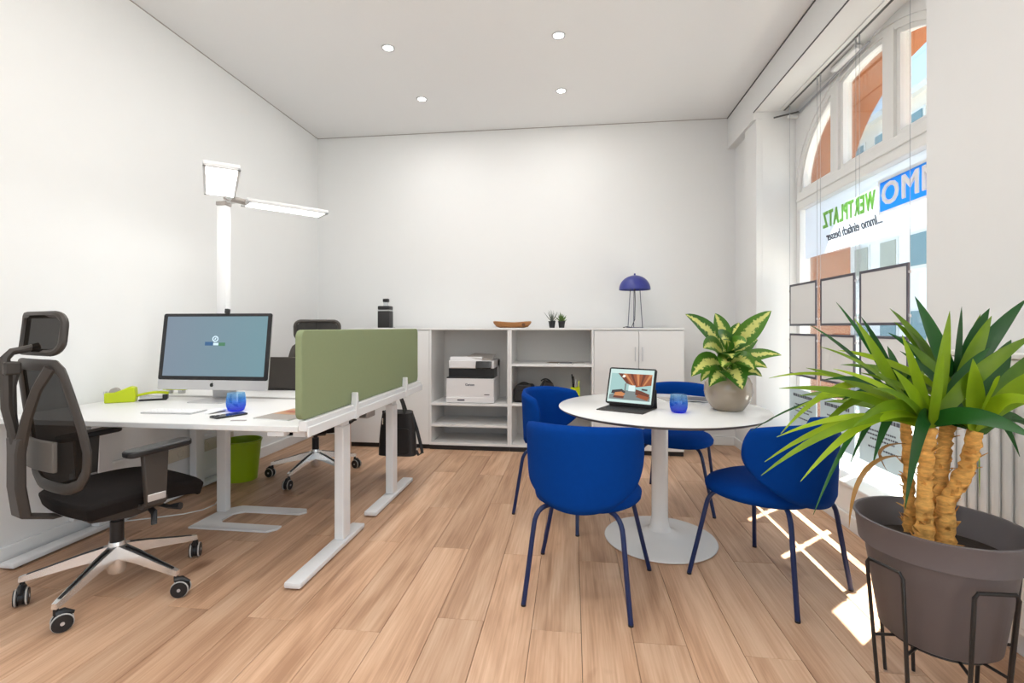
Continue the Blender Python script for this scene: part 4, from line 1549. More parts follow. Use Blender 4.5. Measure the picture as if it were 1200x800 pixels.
tabl = obj('bezel', tilted(G().prism(rrect(0.280, 0.214, 0.012, 5, 0, 0.109), 0.0, 0.004, XZY), TLT), M['phone_black'], tb)
scr2 = obj('screen', tilted(G().bb(-0.131, 0.131, -0.0048, -0.0042, 0.010, 0.208), TLT), M['px_paper'], tb, smooth=False)


def pic(name, poly, m, d):
    # poly in 0..1 picture coordinates (x right, y up)
    q = [(-0.122 + 0.244 * x, 0.026 + 0.156 * y) for x, y in poly]
    return obj(name, tilted(G().prism(q, 0.0049 + d * 0.0001, 0.0050 + d * 0.0001, XZY), TLT), M[m], scr2, smooth=False)


pic('picture_wall', [(0, 0), (1, 0), (1, 1), (0, 1)], 'px_wall', 0)
pic('picture_floor', [(0, 0), (1, 0), (1, 0.18), (0.6, 0.36), (0.4, 0.36), (0, 0.16)], 'px_grey', 1)
pic('picture_ceiling', [(0.16, 1), (1, 1), (1, 0.60), (0.66, 0.50), (0.40, 0.62)], 'px_brown', 1)
for k in range(5):
    x = 0.30 + 0.16 * k
    pic('picture_beam', [(x, 1), (x + 0.07, 1), (0.56 + 0.06 * k + 0.03, 0.56), (0.56 + 0.06 * k, 0.56)], 'px_brown2' if k % 2 else 'px_tan', 2)
pic('picture_ceiling_end', [(0.16, 1), (0.30, 1), (0.48, 0.60), (0.40, 0.62)], 'px_brown2', 3)
pic('picture_window', [(0.46, 0.34), (0.62, 0.34), (0.62, 0.56), (0.46, 0.56)], 'px_pale', 2)
pic('picture_lamp_glow', [(0.27, 0.86), (0.33, 0.84), (0.36, 0.92), (0.30, 0.96)], 'px_light', 4)
pic('picture_column', [(0.36, 0.30), (0.40, 0.30), (0.40, 0.62), (0.36, 0.62)], 'px_grey', 3)
pic('picture_sofa', [(0.04, 0.22), (0.36, 0.20), (0.40, 0.30), (0.30, 0.40), (0.06, 0.34)], 'px_dark', 4)
pic('picture_table', [(0.12, 0.14), (0.34, 0.13), (0.40, 0.22), (0.30, 0.30), (0.14, 0.26)], 'px_tan', 5)
pic('picture_rug', [(0.10, 0.06), (0.36, 0.05), (0.38, 0.13), (0.12, 0.14)], 'px_brown2', 5)
pic('picture_cabinet', [(0.64, 0.22), (0.98, 0.10), (0.98, 0.26), (0.80, 0.36), (0.64, 0.42)], 'px_brown2', 4)
pic('picture_chairs', [(0.66, 0.14), (0.94, 0.02), (0.98, 0.16), (0.72, 0.24)], 'px_brown', 5)
pic('picture_art', [(0.78, 0.40), (0.92, 0.38), (0.92, 0.44), (0.78, 0.46)], 'px_dark', 5)

tumbler('glass_tumbler', 'blue gradient glass tumbler on the round table beside the tablet', (0.545, 2.60, TT), 0.045, 0.092)
for k, (x, y, a) in enumerate(((0.64, 3.06, 12), (0.70, 3.045, -20))):
    m_ = thing('brochure', ('grey brochure lying flat at the rear of the round table', 'second brochure resting askew on the grey brochure')[k], 'brochure', (x, y, TT + 0.0065 * k), R(a))
    obj('pages', G().bb(-0.105, 0.105, -0.075, 0.075, 0.0, 0.004), M['paper'], m_, smooth=False)
    obj('cover', G().bb(-0.105, 0.105, -0.075, 0.075, 0.004, 0.006), M['grey_tray'] if k == 0 else M['frame_grey'], m_, smooth=False)

# ------------------------------------------------------------------ cabinets along the back wall
CY0, CY1, CZ = 4.53, 5.03, 1.165
cx = (-2.16, -1.362, -0.586, 0.197, 1.0)


def carcass(t, w, shelves=None):
    d = CY1 - CY0 - 0.02
    o = []
    obj('plinth', G().bb(0.0, w, 0.012, d, 0.0, 0.045), M['black_plinth'], t, smooth=False)
    obj('side_panel', G().bb(0.0, 0.019, 0.0, d, 0.045, CZ - 0.022), M['cabinet_white'], t, smooth=False)
    obj('side_panel', G().bb(w - 0.019, w, 0.0, d, 0.045, CZ - 0.022), M['cabinet_white'], t, smooth=False)
    obj('bottom_panel', G().bb(0.019, w - 0.019, 0.0, d, 0.045, 0.066), M['cabinet_white'], t, smooth=False)
    obj('back_panel', G().bb(0.019, w - 0.019, d - 0.01, d, 0.066, CZ - 0.022), M['cabinet_shade'], t, smooth=False)
    for z in shelves or ():
        obj('shelf', G().bb(0.019, w - 0.019, 0.004, d - 0.01, z - 0.022, z), M['cabinet_white'], t, smooth=False)


cab_lab = ('white two door storage cabinet standing behind the green screen', 'white open shelf unit holding the printer', 'white open shelf unit holding the black bags', 'white two door storage cabinet under the blue lamp')
for i in range(4):
    w = cx[i + 1] - cx[i] - 0.002
    t = thing(('storage_cabinet', 'shelf_unit', 'shelf_unit', 'storage_cabinet')[i], cab_lab[i], ('cabinet', 'shelf unit', 'shelf unit', 'cabinet')[i], (cx[i] + 0.001, CY0 + 0.02 * (i in (0, 3)), 0), 0, 'white storage units along the back wall')
    if i in (1, 2):
        carcass(t, w, ((0.445, 0.243), (0.825, 0.452))[i - 1])
    else:
        d = CY1 - CY0 - 0.03
        obj('plinth', G().bb(0.0, w, 0.012, d, 0.0, 0.045), M['black_plinth'], t, smooth=False)
        obj('body', G().bb(0.0, w, 0.0, d, 0.045, CZ - 0.024), M['cabinet_white'], t, smooth=False)
        for s in (0, 1):
            x0, x1 = (0.001, w / 2 - 0.0015) if s == 0 else (w / 2 + 0.0015, w - 0.001)
            dr = obj('door', G().bb(x0, x1, -0.019, -0.001, 0.047, CZ - 0.029, 0.0015), M['cabinet_white'], t)
            hx = w / 2 - 0.032 if s == 0 else w / 2 + 0.032
            g = G().bb(hx - 0.005, hx + 0.005, -0.042, -0.034, 0.86, 0.99, 0.002).bb(hx - 0.004, hx + 0.004, -0.036, -0.019, 0.875, 0.885).bb(hx - 0.004, hx + 0.004, -0.036, -0.019, 0.965, 0.975)
            obj('handle', g, M['alu'], dr)
wtp = thing('cabinet_top', 'long thin white top panel lying over the storage units', 'worktop', (-2.16, CY0, CZ - 0.022))
obj('panel', G().bb(0.0, 3.16, -0.003, 0.50, 0.0, 0.020, 0.002), M['cabinet_white'], wtp)
CT = CZ - 0.002

# table lamp
tl = thing('table_lamp', 'dark blue dome table lamp on thin wire legs', 'table lamp', (0.592, 4.76, CT))
rr = 0.148
prof = [(0.0, 0.503)] + [(rr * math.sin(R(a)), 0.365 + 0.138 * math.cos(R(a))) for a in range(10, 91, 10)] + [(rr - 0.004, 0.365)] + [((rr - 0.005) * math.sin(R(a)), 0.363 + 0.133 * math.cos(R(a))) for a in range(90, 0, -15)] + [(0.0, 0.496)]
obj('lamp_shade', G().lathe(prof, 40), M['blue_lamp'], tl)
obj('finial', G().lathe([(0.0, 0.50), (0.008, 0.50), (0.009, 0.516), (0.004, 0.522), (0.0, 0.522)], 12), M['blue_lamp'], tl)
for k in range(3):
    a = R(90 + 120 * k)
    a0 = Vector((0.048 * math.cos(a), 0.048 * math.sin(a), 0.42))
    a1 = Vector((0.078 * math.cos(a), 0.078 * math.sin(a), 0.003))
    obj('leg', G().cyl(a0, a1, 0.0035, n=6), M['thin_wire'], tl)
obj('foot_ring', G().tube([(0.078 * math.cos(2 * PI * i / 32), 0.078 * math.sin(2 * PI * i / 32), 0.004) for i in range(32)], 0.0035, 6, closed=True), M['thin_wire'], tl)
obj('cord', G().tube([(0, 0, 0.40), (0.005, 0, 0.25), (0.0, 0.0, 0.08), (-0.03, -0.01, 0.006), (-0.08, -0.03, 0.012), (-0.11, -0.02, 0.004), (-0.09, 0.03, 0.004)], 0.0035, 6), M['black_plastic'], tl)

# decanter-like coffee jar
bo = thing('black_bottle', 'squat black bottle with clear neck and black stopper on the cabinet top', 'bottle', (-1.89, 4.76, CT))
obj('body', G().box((0, 0, 0.085), (0.125, 0.11, 0.17), None, 0.008, 2), M['leather_black'], bo)
obj('band', G().box((0, 0, 0.176), (0.127, 0.112, 0.012), None, 0.003), M['alu'], bo)
obj('shoulder', G().box((0, 0, 0.202), (0.125, 0.11, 0.04), None, 0.01, 2), M['black_plastic'], bo)
glassy('clear_glass', (0.9, 0.91, 0.92, 1), 0.12)
obj('neck', G().lathe([(0.026, 0.222), (0.022, 0.24), (0.026, 0.262), (0.0, 0.262)], 20, c=(0.005, 0, 0)), M['clear_glass'], bo)
obj('stopper', G().box((0.007, 0, 0.279), (0.055, 0.05, 0.034), None, 0.006, 2), M['black_plastic'], bo)
obj('coaster', G().bb(-0.06, 0.085, -0.05, 0.05, -0.0005, 0.004), M['black_plastic'], bo, smooth=False)

# wooden bowl
wb = thing('wooden_bowl', 'long rustic wooden bowl on the cabinet top', 'bowl', (-0.582, 4.70, CT))
g = G()
rows = []
n = 30
for (s, z) in ((0.05, 0.0), (0.62, 0.0), (0.82, 0.012), (0.96, 0.035), (1.0, 0.056), (0.94, 0.060), (0.80, 0.040), (0.5, 0.026), (0.05, 0.024)):
    rows.append([(0.188 * s * math.cos(2 * PI * j / n) * (1 + 0.05 * math.sin(3 * 2 * PI * j / n)), 0.085 * s * math.sin(2 * PI * j / n), z + (0.006 * math.sin(2 * PI * j / n * 2 + 1) if z > 0.03 else 0)) for j in range(n + 1)])
g.surf(rows)
bmesh.ops.remove_doubles(g.bm, verts=g.bm.verts[:], dist=0.0005)
obj('bowl_body', g, M['wood_bowl'], wb)
mat('wood_dark', S(105, 66, 34), 0.6, var=0.3, vscale=40)
obj('knot', G().lathe([(0.0, 0.0), (0.012, 0.002), (0.016, 0.0)], 14, c=(0.118, -0.068, 0.03), ax=Matrix(((1, 0, 0), (0, 0, -1), (0, 1, 0)))), M['wood_dark'], wb)

# two small succulents
for k, (x, lab, m_) in enumerate(((-0.196, 'tiny potted air plant with grey spiky leaves in black pot', 'succ_grey'), (-0.103, 'tiny potted green succulent in black pot', 'succ_green'))):
    p = thing('potted_succulent', lab, 'plant', (x, 4.74, CT), 0, 'tiny plants on the cabinet top')
    obj('pot', G().lathe([(0.0, 0.0), (0.026, 0.0), (0.033, 0.056), (0.036, 0.057), (0.036, 0.066), (0.031, 0.066), (0.030, 0.055), (0.0, 0.055)], 20), M['leaf_pot_black'], p)
    for i in range(16 if k == 0 else 18):
        a = i * 2.4
        up = 0.35 + 0.6 * (i / 17)
        L = (0.12 if k == 0 else 0.075) * (0.75 + 0.35 * ((i * 37) % 10) / 10)
        d = Vector((math.cos(a) * (1 - up * 0.9) * (0.9 if k == 0 else 1.5), math.sin(a) * (1 - up * 0.9) * (0.9 if k == 0 else 1.5), up + 0.1)).normalized()
        b0 = Vector((0, 0, 0.055 + 0.02 * k * i / 18))
        g = G().tube([b0, b0 + d * L * 0.5, b0 + d * L + Vector((0, 0, 0.004))], [0.004, 0.0035 if k == 0 else 0.007, 0.0006], 5)
        obj('leaf', g, M[m_], p)

# printer
pr = thing('printer', 'white multifunction printer with black paper slot on the shelf', 'printer', (-0.972, 4.56, 0.445))
W = 0.232
obj('body', G().bb(-W, W, 0.0, 0.38, 0.004, 0.235, 0.006), M['printer_white'], pr)
obj('paper_drawer', G().bb(-W - 0.002, W + 0.002, -0.004, 0.06, 0.004, 0.055, 0.004), M['printer_white'], pr)
obj('drawer_handle', G().bb(-0.12, -0.05, -0.007, -0.003, 0.022, 0.036), M['frame_grey'], pr, smooth=False)
obj('slot_housing', G().bb(-W + 0.02, W - 0.005, 0.02, 0.37, 0.235, 0.33, 0.004), M['black_plastic'], pr)
obj('output_tray', G().bb(-W + 0.005, W - 0.01, 0.0, 0.30, 0.235, 0.247, 0.003), M['black_plastic'], pr)
obj('back_column', G().bb(-W, W, 0.25, 0.38, 0.235, 0.40, 0.004), M['printer_white'], pr)
obj('scanner', G().bb(-W + 0.025, W, 0.005, 0.38, 0.33, 0.405, 0.006), M['printer_white'], pr)
obj('feeder', G().solid([[(-W + 0.03, 0.03, 0.405), (W - 0.12, 0.03, 0.405)], [(-W + 0.03, 0.05, 0.44), (W - 0.12, 0.05, 0.44)], [(-W + 0.03, 0.28, 0.43), (W - 0.12, 0.28, 0.43)]], (0, 0.0, -0.02)), M['printer_white'], pr)
obj('feeder_tray', G().solid([[(-0.05, 0.05, 0.43), (W - 0.02, 0.02, 0.405)], [(0.0, 0.24, 0.46), (W - 0.02, 0.24, 0.45)]], (0, 0, 0.006)), M['grey_tray'], pr)
obj('control_panel', tilted(G().bb(-0.075, 0.075, -0.012, 0.0, -0.035, 0.035, 0.004), Matrix.Translation((0.135, -0.004, 0.365)) @ Matrix.Rotation(R(-18), 4, 'X')), M['phone_black'], pr)
me = text_mesh('Canon', 0.034, 0.0005, bold=0.0006)
me.materials.append(M['ink'])
o = bpy.data.objects.new('maker_name', me)
C.objects.link(o)
o.parent = pr
o.location = (0.0, -0.0012, 0.175)
o.rotation_euler = (R(90), 0, 0)
obj('side_label', G().bb(0.14, 0.19, -0.0015, 0.0, 0.078, 0.086), M['frame_grey'], pr, smooth=False)

# bags and pen cup on the second unit
for k, (x, w, h, dy, lab) in enumerate(((-0.462, 0.19, 0.175, 0.0, 'boxy black camera bag at the left end of the shelf'), (-0.245, 0.165, 0.205, 0.06, 'slouching black camera bag beside the boxy one'))):
    b = thing('camera_bag', lab, 'bag', (x, 4.60 + dy, 0.452), R(-6 + 14 * k), 'black bags on the shelf')
    obj('body', G().prism([(-w / 2, 0), (w / 2, 0), (w / 2 + 0.004, h * 0.55), (w / 2 - 0.02, h * (0.97 if k == 0 else 0.9)), (-w / 2 + (0.03 if k == 0 else 0.07), h), (-w / 2 - 0.004, h * (0.7 if k == 0 else 0.45))], 0.0, -0.15, XZY), M['leather_black'], b, bevel=0.014)
    obj('pocket', G().prism(rrect(w * 0.72, h * 0.5, 0.02, 4, 0, h * 0.36), -0.004, 0.018, XZY), M['leather_black'], b, bevel=0.006)
    obj('carry_strap', G().tube(bez((-w * 0.3, 0.07, h * 0.95), (0, 0.07, h * 1.18), (w * 0.3, 0.07, h * 0.9), 8), 0.007, 6), M['leather_black'], b)
pcup = thing('pen_cup', 'yellow green pen cup on the shelf behind the blue chairs', 'pen cup', (0.027, 4.61, 0.452))
obj('cup', G().prism(rrect(0.082, 0.082, 0.006, 3), 0.0, 0.004).lathe([(0.042, 0.0), (0.044, 0.155), (0.040, 0.155), (0.038, 0.004)], 4), M['yellow_cup'], pcup, smooth=False)
for k, (dx, dy, h, m_) in enumerate(((-0.022, 0.0, 0.27, 'black_plastic'), (-0.012, 0.012, 0.25, 'phone_black'), (0.004, -0.01, 0.22, 'alu'), (0.025, 0.0, 0.21, 'yellow_cup'))):
    pn = thing('pen', ('black pen leaning in the yellow cup', 'tall dark marker in the yellow cup', 'silver pen in the yellow cup', 'yellow pencil in the yellow cup')[k], 'pen', (0.027 + dx * 0.5, 4.61 + dy, 0.458), 0, 'pens in the cup')
    tx = dx * 0.8
    obj('barrel', G().cyl((0, 0, 0), (tx, 0, h * 0.85), 0.005, n=8), M[m_], pn)
    obj('cap', G().cyl((tx, 0, h * 0.85), (tx * 1.17, 0, h), 0.0058, n=8), M[m_], pn)
for k in range(3):
    b = thing('booklet', ('flat grey booklet on the upper shelf by the cabinet door', 'middle booklet on the upper shelf', 'brown booklet on the upper shelf nearest the bags')[k], 'booklet', (0.06 - 0.12 * k, 4.66, 0.825), R(5 - 9 * k), 'booklets on the upper shelf')
    obj('pages', G().bb(-0.055, 0.055, -0.08, 0.08, 0.0, 0.005), M['paper'], b, smooth=False)
    obj('cover', G().bb(-0.055, 0.055, -0.08, 0.08, 0.005, 0.007), M[('grey_tray', 'frame_grey', 'socket_hole')[k]], b, smooth=False)

# cardboard tube seen under the desk
tbx = thing('cardboard_tube', 'brown cardboard tube with black ends standing by the left cabinet', 'tube', (-2.13, 4.40, 0))
obj('sleeve', G().cyl((0, 0, 0.0), (0, 0, 0.44), 0.036, n=20), M['copper_tube'], tbx)
obj('end_cap', G().cyl((0, 0, 0.44), (0, 0, 0.47), 0.037, n=20), M['black_plastic'], tbx)

# ------------------------------------------------------------------ bag hung from the desk end
bg_ = thing('hanging_bag', 'black leather tote backpack hanging from the end of the desk', 'bag', (-1.375, 3.72, 0.160))
g = G()
rows = []
for i in range(9):
    z = 0.34 * i / 8
    wd = 0.150 - 0.028 * (i / 8) ** 2
    dp = 0.058 - 0.022 * (i / 8)
    rows.append([(wd * math.copysign(abs(math.cos(t)) ** 0.45, math.cos(t)), dp * math.copysign(abs(math.sin(t)) ** 0.6, math.sin(t)), z + 0.012 * math.sin(t * 1.0) * (i == 8)) for t in [2 * PI * k / 24 for k in range(25)]])
g.surf(rows)
bmesh.ops.remove_doubles(g.bm, verts=g.bm.verts[:], dist=0.0004)
bmesh.ops.holes_fill(g.bm, edges=g.bm.edges[:], sides=40)
obj('body', g, M['leather_black'], bg_, ang=60)
obj('front_pocket', G().prism(rrect(0.19, 0.20, 0.02, 4, 0.02, 0.12), 0.05, 0.068, XZY), M['leather_black'], bg_, bevel=0.006)
for yy in (-0.03, 0.03):
    obj('carry_handle', G().tube(bez((-0.075, yy, 0.30), (0.005, 0.0, 0.63), (0.07, yy, 0.30), 14), 0.009, 7), M['leather_black'], bg_)
obj('shoulder_strap', G().tube([(0.11, 0.02, 0.32), (0.15, 0.02, 0.20), (0.185, 0.01, 0.08), (0.20, 0.0, 0.02), (0.17, 0.0, 0.0), (0.14, 0.0, 0.06), (0.12, 0.01, 0.20)], 0.014, 7, flat=0.5), M['leather_black'], bg_)
obj('buckle', G().box((0.165, -0.012, 0.05), (0.02, 0.008, 0.02), None, 0.002), M['chrome'], bg_)
obj('zip_pull', G().box((-0.105, -0.05, 0.27), (0.008, 0.006, 0.05), None, 0.002), M['chrome'], bg_)
obj('charm', G().lathe([(0.0, -0.012), (0.011, -0.006), (0.011, 0.006), (0.0, 0.012)], 10, c=(-0.10, -0.045, 0.345)), M['leather_black'], bg_)

# ------------------------------------------------------------------ plants
def leaf_mesh(base, ctrl, tip, width, n=9, fold=0.25, petiole=0.0, roll=0.0, shape=1.0, nrm=None, across=False):
    pts = bez(base, ctrl, tip, n)
    g = G()
    rows = []
    ac = []
    for i, p in enumerate(pts):
        t = i / n
        tan = (pts[min(i + 1, n)] - pts[max(i - 1, 0)]).normalized()
        upv = Vector((0, 0, 1)) if nrm is None else Vector(nrm)
        side = tan.cross(upv)
        if side.length < 0.15:
            side = tan.cross(Vector((0.3, -1, 0)))
        side.normalize()
        side = Matrix.Rotation(roll, 3, tan) @ side
        nn = side.cross(tan).normalized()
        if t <= petiole:
            w = 0.0035
        else:
            s = (t - petiole) / max(1e-6, 1 - petiole)
            if across:
                w = width * (math.sin(PI * min(1, s ** 0.75 * 1.0)) ** 0.75) * (1 - 0.15 * s) + 0.0008
            else:
                w = width * (0.42 + 0.58 * math.sin(PI * min(1, 0.12 + 0.62 * s))) * (1 - s ** 2.6) ** 0.9 + 0.0006
        row = []
        ks = (-1, -0.5, 0, 0.5, 1) if across else (-1, 0, 1)
        for k in ks:
            row.append(p + side * (w * k) + nn * (abs(k) * w * fold))
            ac.append(abs(k))
        rows.append(row)
    g.surf(rows)
    me = g.mesh('leaf')
    for pgon in me.polygons:
        pgon.use_smooth = True
    if across:
        at = me.attributes.new('across', 'FLOAT', 'POINT')
        # vertices were made row by row
        for i, v in enumerate(ac):
            at.data[i].value = v
    return me


def leaf_obj(parent, me, m, name='leaf'):
    o = bpy.data.objects.new(name, me)
    if not me.materials:
        me.materials.append(m)
    C.objects.link(o)
    o.parent = parent
    return o


# --- yucca in the grey pot
PXc, PYc, PRZ = 1.11, 1.64, 0.58
pp = thing('potted_yucca', 'large yucca with several trunks in a round grey pot', 'plant', (PXc, PYc, 0.232))
h0 = PRZ - 0.232
pot = obj('pot', G().lathe([(0.0, 0.0), (0.135, 0.0), (0.146, 0.008), (0.183, h0 - 0.092), (0.186, h0 - 0.088), (0.199, h0 - 0.083), (0.208, h0 - 0.010), (0.213, h0 - 0.004), (0.213, h0), (0.205, h0), (0.198, h0 - 0.01), (0.183, h0 - 0.09), (0.176, h0 - 0.10)], 64), M['pot_grey'], pp, ang=50)
obj('soil', G().lathe([(0.0, h0 - 0.060), (0.05, h0 - 0.064), (0.12, h0 - 0.085), (0.184, h0 - 0.090)], 32), M['soil'], pp)
POT0 = Vector((PXc, PYc, 0.232))
sz = h0 - 0.088


def trunk(base, pts, r0, r1):
    g = G()
    P = [Vector(p) - POT0 for p in pts]
    k = len(P)
    # resample and make ragged rings (old leaf scars)
    R_, rs = [], []
    rngt = random.Random(int(r0 * 31337 + P[0].x * 999))
    n = 34
    for i in range(n + 1):
        t = i / n * (k - 1)
        a = min(int(t), k - 2)
        f = t - a
        R_.append(P[a].lerp(P[a + 1], f))
        rs.append((r0 + (r1 - r0) * i / n) * (rngt.uniform(0.86, 1.16)) * (1 + 0.5 * max(0, 0.18 - i / n) / 0.18 * 0.6))
    g.tube(R_, rs, 12)
    rng = random.Random(int(r0 * 9999))
    for v in g.bm.verts:
        v.co += Vector((rng.uniform(-1, 1), rng.uniform(-1, 1), rng.uniform(-1, 1))) * r0 * 0.16
    tr_ = obj('trunk', g, M['yucca_bark'], pp, ang=60)
    # ragged bark flakes
    for i in range(40):
        a = rng.uniform(0, 2 * PI)
        j = int(rng.uniform(0, 1) ** 1.5 * (n - 6)) + 1
        d = Vector((math.cos(a), math.sin(a), 0))
        p = R_[j] + d * rs[j] * 0.85
        q = p + d * rng.uniform(0.008, 0.028) + Vector((0, 0, rng.uniform(-0.004, 0.020)))
        s = Vector((-d.y, d.x, 0)) * rng.uniform(0.005, 0.011)
        gg = G()
        gg.surf([[p - s + Vector((0, 0, -0.006)), p + s + Vector((0, 0, -0.006))], [q - s * 0.4, q + s * 0.4]])
        obj('bark_flake', gg, M['yucca_bark'], tr_)
    return R_[-1] + POT0


def Y_(x, y, yy):
    return PY(x, y, yy)


zb = PRZ - 0.09
t1 = trunk(0, [(1.06, 1.62, zb), Y_(1083, 560, 1.62), Y_(1090, 500, 1.60)], 0.023, 0.016)
t2 = trunk(0, [(1.10, 1.66, zb), Y_(1103, 540, 1.68), Y_(1117, 465, 1.70)], 0.023, 0.017)
t3 = trunk(0, [(1.12, 1.62, zb), Y_(1108, 590, 1.63), Y_(1133, 550, 1.62), Y_(1143, 505, 1.60)], 0.024, 0.018)
t4 = trunk(0, [(1.10, 1.74, zb), Y_(1064, 545, 1.76), Y_(1060, 480, 1.76)], 0.016, 0.013)

LV = [  # tip px, tip depth (y), crown, half width, arch (upward bow), material
    (948, 380, 1.72, 4, 0.017, 0.06, 1), (980, 354, 1.85, 4, 0.010, 0.05, 1), (960, 406, 1.55, 1, 0.015, 0.08, 0), (976, 432, 1.45, 1, 0.014, 0.05, 0),
    (913, 455, 1.50, 1, 0.014, 0.09, 0), (901, 443, 1.68, 4, 0.009, 0.12, 0), (915, 508, 1.55, 4, 0.014, 0.22, 0), (880, 505, 1.75, 4, 0.005, 0.14, 1),
    (910, 512, 1.38, 1, 0.013, 0.10, 0), (896, 541, 1.45, 1, 0.013, 0.14, 0), (892, 557, 1.32, 1, 0.014, 0.14, 0), (938, 564, 1.38, 1, 0.014, 0.16, 0),
    (953, 603, 1.50, 4, 0.010, 0.25, 1), (997, 541, 1.62, 4, 0.013, 0.16, 1), (1023, 543, 1.72, 4, 0.013, 0.12, 1),
    (1060, 599, 1.36, 1, 0.023, 0.18, 1), (1001, 373, 1.58, 4, 0.024, 0.03, 0), (1009, 371, 1.80, 4, 0.015, 0.05, 1), (1057, 392, 1.52, 1, 0.014, 0.02, 0),
    (1072, 347, 1.74, 2, 0.034, 0.02, 1), (1113, 364, 1.58, 1, 0.030, 0.02, 0), (1046, 432, 1.48, 1, 0.026, 0.02, 0), (1127, 359, 1.76, 2, 0.016, 0.02, 1),
    (1149, 368, 1.86, 2, 0.014, 0.02, 0), (1162, 370, 1.66, 2, 0.024, 0.03, 0), (1203, 350, 1.70, 2, 0.022, 0.05, 1), (1212, 392, 1.50, 1, 0.022, 0.06, 0),
    (1185, 398, 1.78, 3, 0.030, 0.04, 1), (1225, 405, 1.62, 3, 0.024, 0.05, 0), (1235, 440, 1.70, 3, 0.018, 0.06, 0), (1230, 470, 1.55, 3, 0.018, 0.08, 0),
    (1215, 515, 1.38, 1, 0.022, 0.07, 1), (1240, 500, 1.80, 3, 0.018, 0.10, 1), (1148, 582, 1.80, 3, 0.010, 0.16, 0), (1208, 445, 1.82, 2, 0.020, 0.05, 1),
    (1190, 425, 1.95, 2, 0.018, 0.06, 1), (1030, 420, 1.90, 4, 0.016, 0.06, 0), (985, 470, 1.88, 4, 0.014, 0.10, 1), (1250, 430, 1.45, 3, 0.020, 0.08, 0),
    (1225, 480, 1.42, 3, 0.020, 0.10, 0), (930, 480, 1.62, 1, 0.013, 0.16, 0), (948, 520, 1.62, 4, 0.013, 0.18, 0), (1000, 500, 1.40, 1, 0.014, 0.12, 0),
    (965, 445, 1.62, 1, 0.014, 0.10, 1), (1090, 395, 1.90, 2, 0.020, 0.03, 1), (1140, 420, 1.52, 3, 0.022, 0.03, 0), (1172, 440, 1.48, 3, 0.020, 0.05, 0),
    (1195, 535, 1.60, 3, 0.012, 0.14, 1), (1105, 405, 1.44, 1, 0.018, 0.02, 0), (1022, 455, 1.36, 1, 0.016, 0.06, 0)]
crowns = {1: t1, 2: t2, 3: t3, 4: t4}
for i, (x, y, yy, cr_, hw_, arch, dk) in enumerate(LV):
    b = crowns[cr_] + Vector((0, 0, 0.01 * (i % 4) - 0.015))
    tip = PY(x, y, yy)
    if tip.x > 1.45:
        tip = b + (tip - b) * ((1.45 - b.x) / (tip.x - b.x))
    mid = b.lerp(tip, 0.45) + Vector((0, 0, arch))
    rl = random.Random(i)
    me = leaf_mesh(b - POT0, mid - POT0, tip - POT0, hw_ * (1.02 if x < 1000 else 1.25), 14, 0.22, 0.0, nrm=(rl.uniform(-0.5, 0.5), -0.75, 0.55 + rl.uniform(-0.3, 0.3)))
    leaf_obj(pp, me, M['yucca_dark' if dk else 'yucca_leaf'])
# more leaves on the far side of each crown
rng = random.Random(3)
for c_, n_ in ((t1, 6), (t2, 10), (t3, 10), (t4, 6)):
    for k in range(n_):
        a = rng.uniform(0.1, PI - 0.3)
        el = rng.uniform(0.1, 1.1)
        L = rng.uniform(0.28, 0.40)
        d = Vector((math.cos(a) * math.cos(el), math.sin(a) * math.cos(el), math.sin(el)))
        tip = c_ + d * L + Vector((0, 0, -0.04))
        if tip.x > 1.46:
            tip.x = 1.46
        me = leaf_mesh(c_ - POT0, c_.lerp(tip, 0.5) + Vector((0, 0, 0.05)) - POT0, tip - POT0, rng.uniform(0.016, 0.026), 8, 0.22, nrm=(rng.uniform(-0.5, 0.5), -0.6, 0.6))
        leaf_obj(pp, me, M['yucca_dark' if k % 2 else 'yucca_leaf'])
# dry hanging leaf
b = PY(1058, 535, 1.60)
me = leaf_mesh(b - POT0, PY(1000, 530, 1.50) - POT0, PY(995, 618, 1.46) - POT0, 0.009, 12, 0.3)
tag(leaf_obj(pp, me, M['dry_leaf']), 'dry brown leaf')
me = leaf_mesh(PY(1062, 520, 1.70) - POT0, PY(1015, 520, 1.70) - POT0, PY(1040, 552, 1.70) - POT0, 0.010, 10, 0.3)
leaf_obj(pp, me, M['dry_leaf'])

# wire stand
ps = thing('plant_stand', 'black wire plant stand with hairpin legs under the grey pot', 'plant stand', (PXc, PYc, 0))
for adeg in (-160, -88, 8, 92):
    a = R(adeg)
    d = Vector((math.cos(a), math.sin(a), 0))
    s = Vector((-d.y, d.x, 0))
    zt, rt_ = 0.462, 0.203
    t0, t1_ = d * rt_ - s * 0.055 + Vector((0, 0, zt)), d * rt_ + s * 0.055 + Vector((0, 0, zt))
    f0, f1 = d * 0.165 - s * 0.045 + Vector((0, 0, 0.004)), d * 0.165 + s * 0.045 + Vector((0, 0, 0.004))
    pts = [f0, t0 + (f0 - t0) * 0.03, t0 + s * 0.008, t1_ - s * 0.008, t1_ + (f1 - t1_) * 0.03, f1]
    obj('hairpin_leg', G().tube(pts, 0.0055, 8), M['wire_black'], ps)
obj('carrier_ring', G().tube([(0.125 * math.cos(2 * PI * i / 36), 0.125 * math.sin(2 * PI * i / 36), 0.226) for i in range(36)], 0.005, 6, closed=True), M['wire_black'], ps)
for adeg in (-160, -88, 8, 92):
    a = R(adeg)
    d = Vector((math.cos(a), math.sin(a), 0))
    s = Vector((-d.y, d.x, 0))
    for sg in (-1, 1):
        obj('cross_wire', G().tube([d * 0.118 + s * sg * 0.03 + Vector((0, 0, 0.226)), d * 0.1835 + s * sg * 0.050 + Vector((0, 0, 0.226))], 0.0045, 6), M['wire_black'], ps)

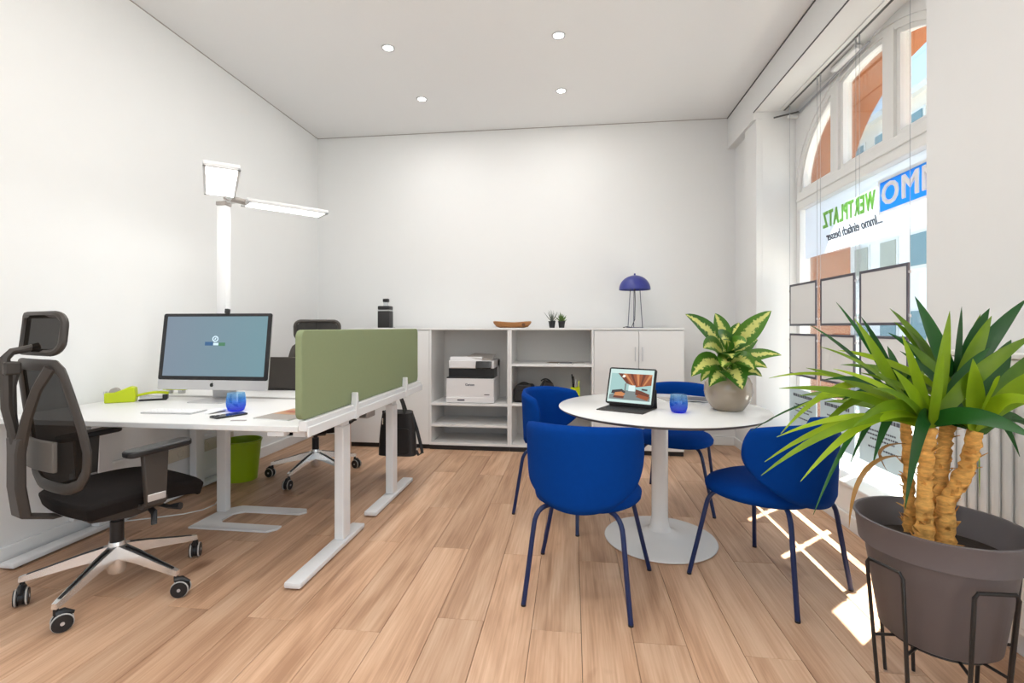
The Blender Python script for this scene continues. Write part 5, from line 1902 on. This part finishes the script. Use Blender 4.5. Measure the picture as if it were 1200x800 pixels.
# --- dumb cane on the round table
DP = Vector((0.825, 2.72, TT))
dp = thing('potted_dumb_cane', 'variegated dumb cane in a glossy taupe round pot on the table', 'plant', DP)
obj('pot', G().lathe([(0.0, 0.0), (0.072, 0.0), (0.082, 0.006), (0.112, 0.055), (0.122, 0.10), (0.118, 0.145), (0.104, 0.175), (0.098, 0.178), (0.094, 0.172), (0.108, 0.14), (0.10, 0.12)], 48), M['glaze_taupe'], dp, ang=60)
obj('soil', G().lathe([(0.0, 0.155), (0.102, 0.150)], 24), M['soil'], dp)
stem_top = Vector((0.0, 0.0, 0.28))
for k in range(4):
    a = R(40 + 95 * k)
    mat_stem = M['yucca_leaf']
    obj('stem', G().tube([(0.03 * math.cos(a), 0.03 * math.sin(a), 0.14), (0.015 * math.cos(a), 0.015 * math.sin(a), 0.24), (0.01 * math.cos(a), 0.01 * math.sin(a), 0.31)], 0.008, 8), mat_stem, dp)
DL = [  # tip px, depth, start height, half width, bow
    (803, 368, 2.62, 0.36, 0.046, 0.07), (904, 364, 2.66, 0.35, 0.050, 0.05), (810, 441, 2.55, 0.30, 0.056, 0.13), (821, 447, 2.64, 0.27, 0.042, 0.14),
    (916, 416, 2.68, 0.29, 0.034, 0.09), (899, 431, 2.62, 0.27, 0.040, 0.10), (893, 441, 2.70, 0.24, 0.032, 0.10), (870, 457, 2.50, 0.27, 0.066, 0.14),
    (831, 453, 2.53, 0.24, 0.044, 0.12), (838, 367, 2.74, 0.36, 0.046, 0.06), (874, 402, 2.55, 0.34, 0.046, 0.09), (846, 398, 2.50, 0.36, 0.056, 0.11),
    (824, 408, 2.52, 0.33, 0.056, 0.11), (884, 433, 2.52, 0.30, 0.054, 0.12), (866, 378, 2.86, 0.36, 0.046, 0.04), (835, 395, 2.86, 0.32, 0.046, 0.07),
    (888, 398, 2.84, 0.32, 0.042, 0.08), (846, 430, 2.48, 0.28, 0.050, 0.11), (858, 420, 2.46, 0.30, 0.054, 0.11), (880, 385, 2.72, 0.36, 0.040, 0.05)]
for i, (x, y, yy, zb_, hw_, bow) in enumerate(DL):
    tip = PY(x, y, yy) - DP
    a = i * 2.2
    b = Vector((0.02 * math.cos(a), 0.02 * math.sin(a), zb_ - 0.10))
    mid = b.lerp(tip, 0.45) + Vector((0, 0, bow))
    me = leaf_mesh(b, mid, tip, hw_ * 1.12, 14, 0.16, 0.25, across=True, nrm=(0.25 * math.sin(i * 1.7), -0.9, 0.55))
    leaf_obj(dp, me, M['variegated_leaf'])
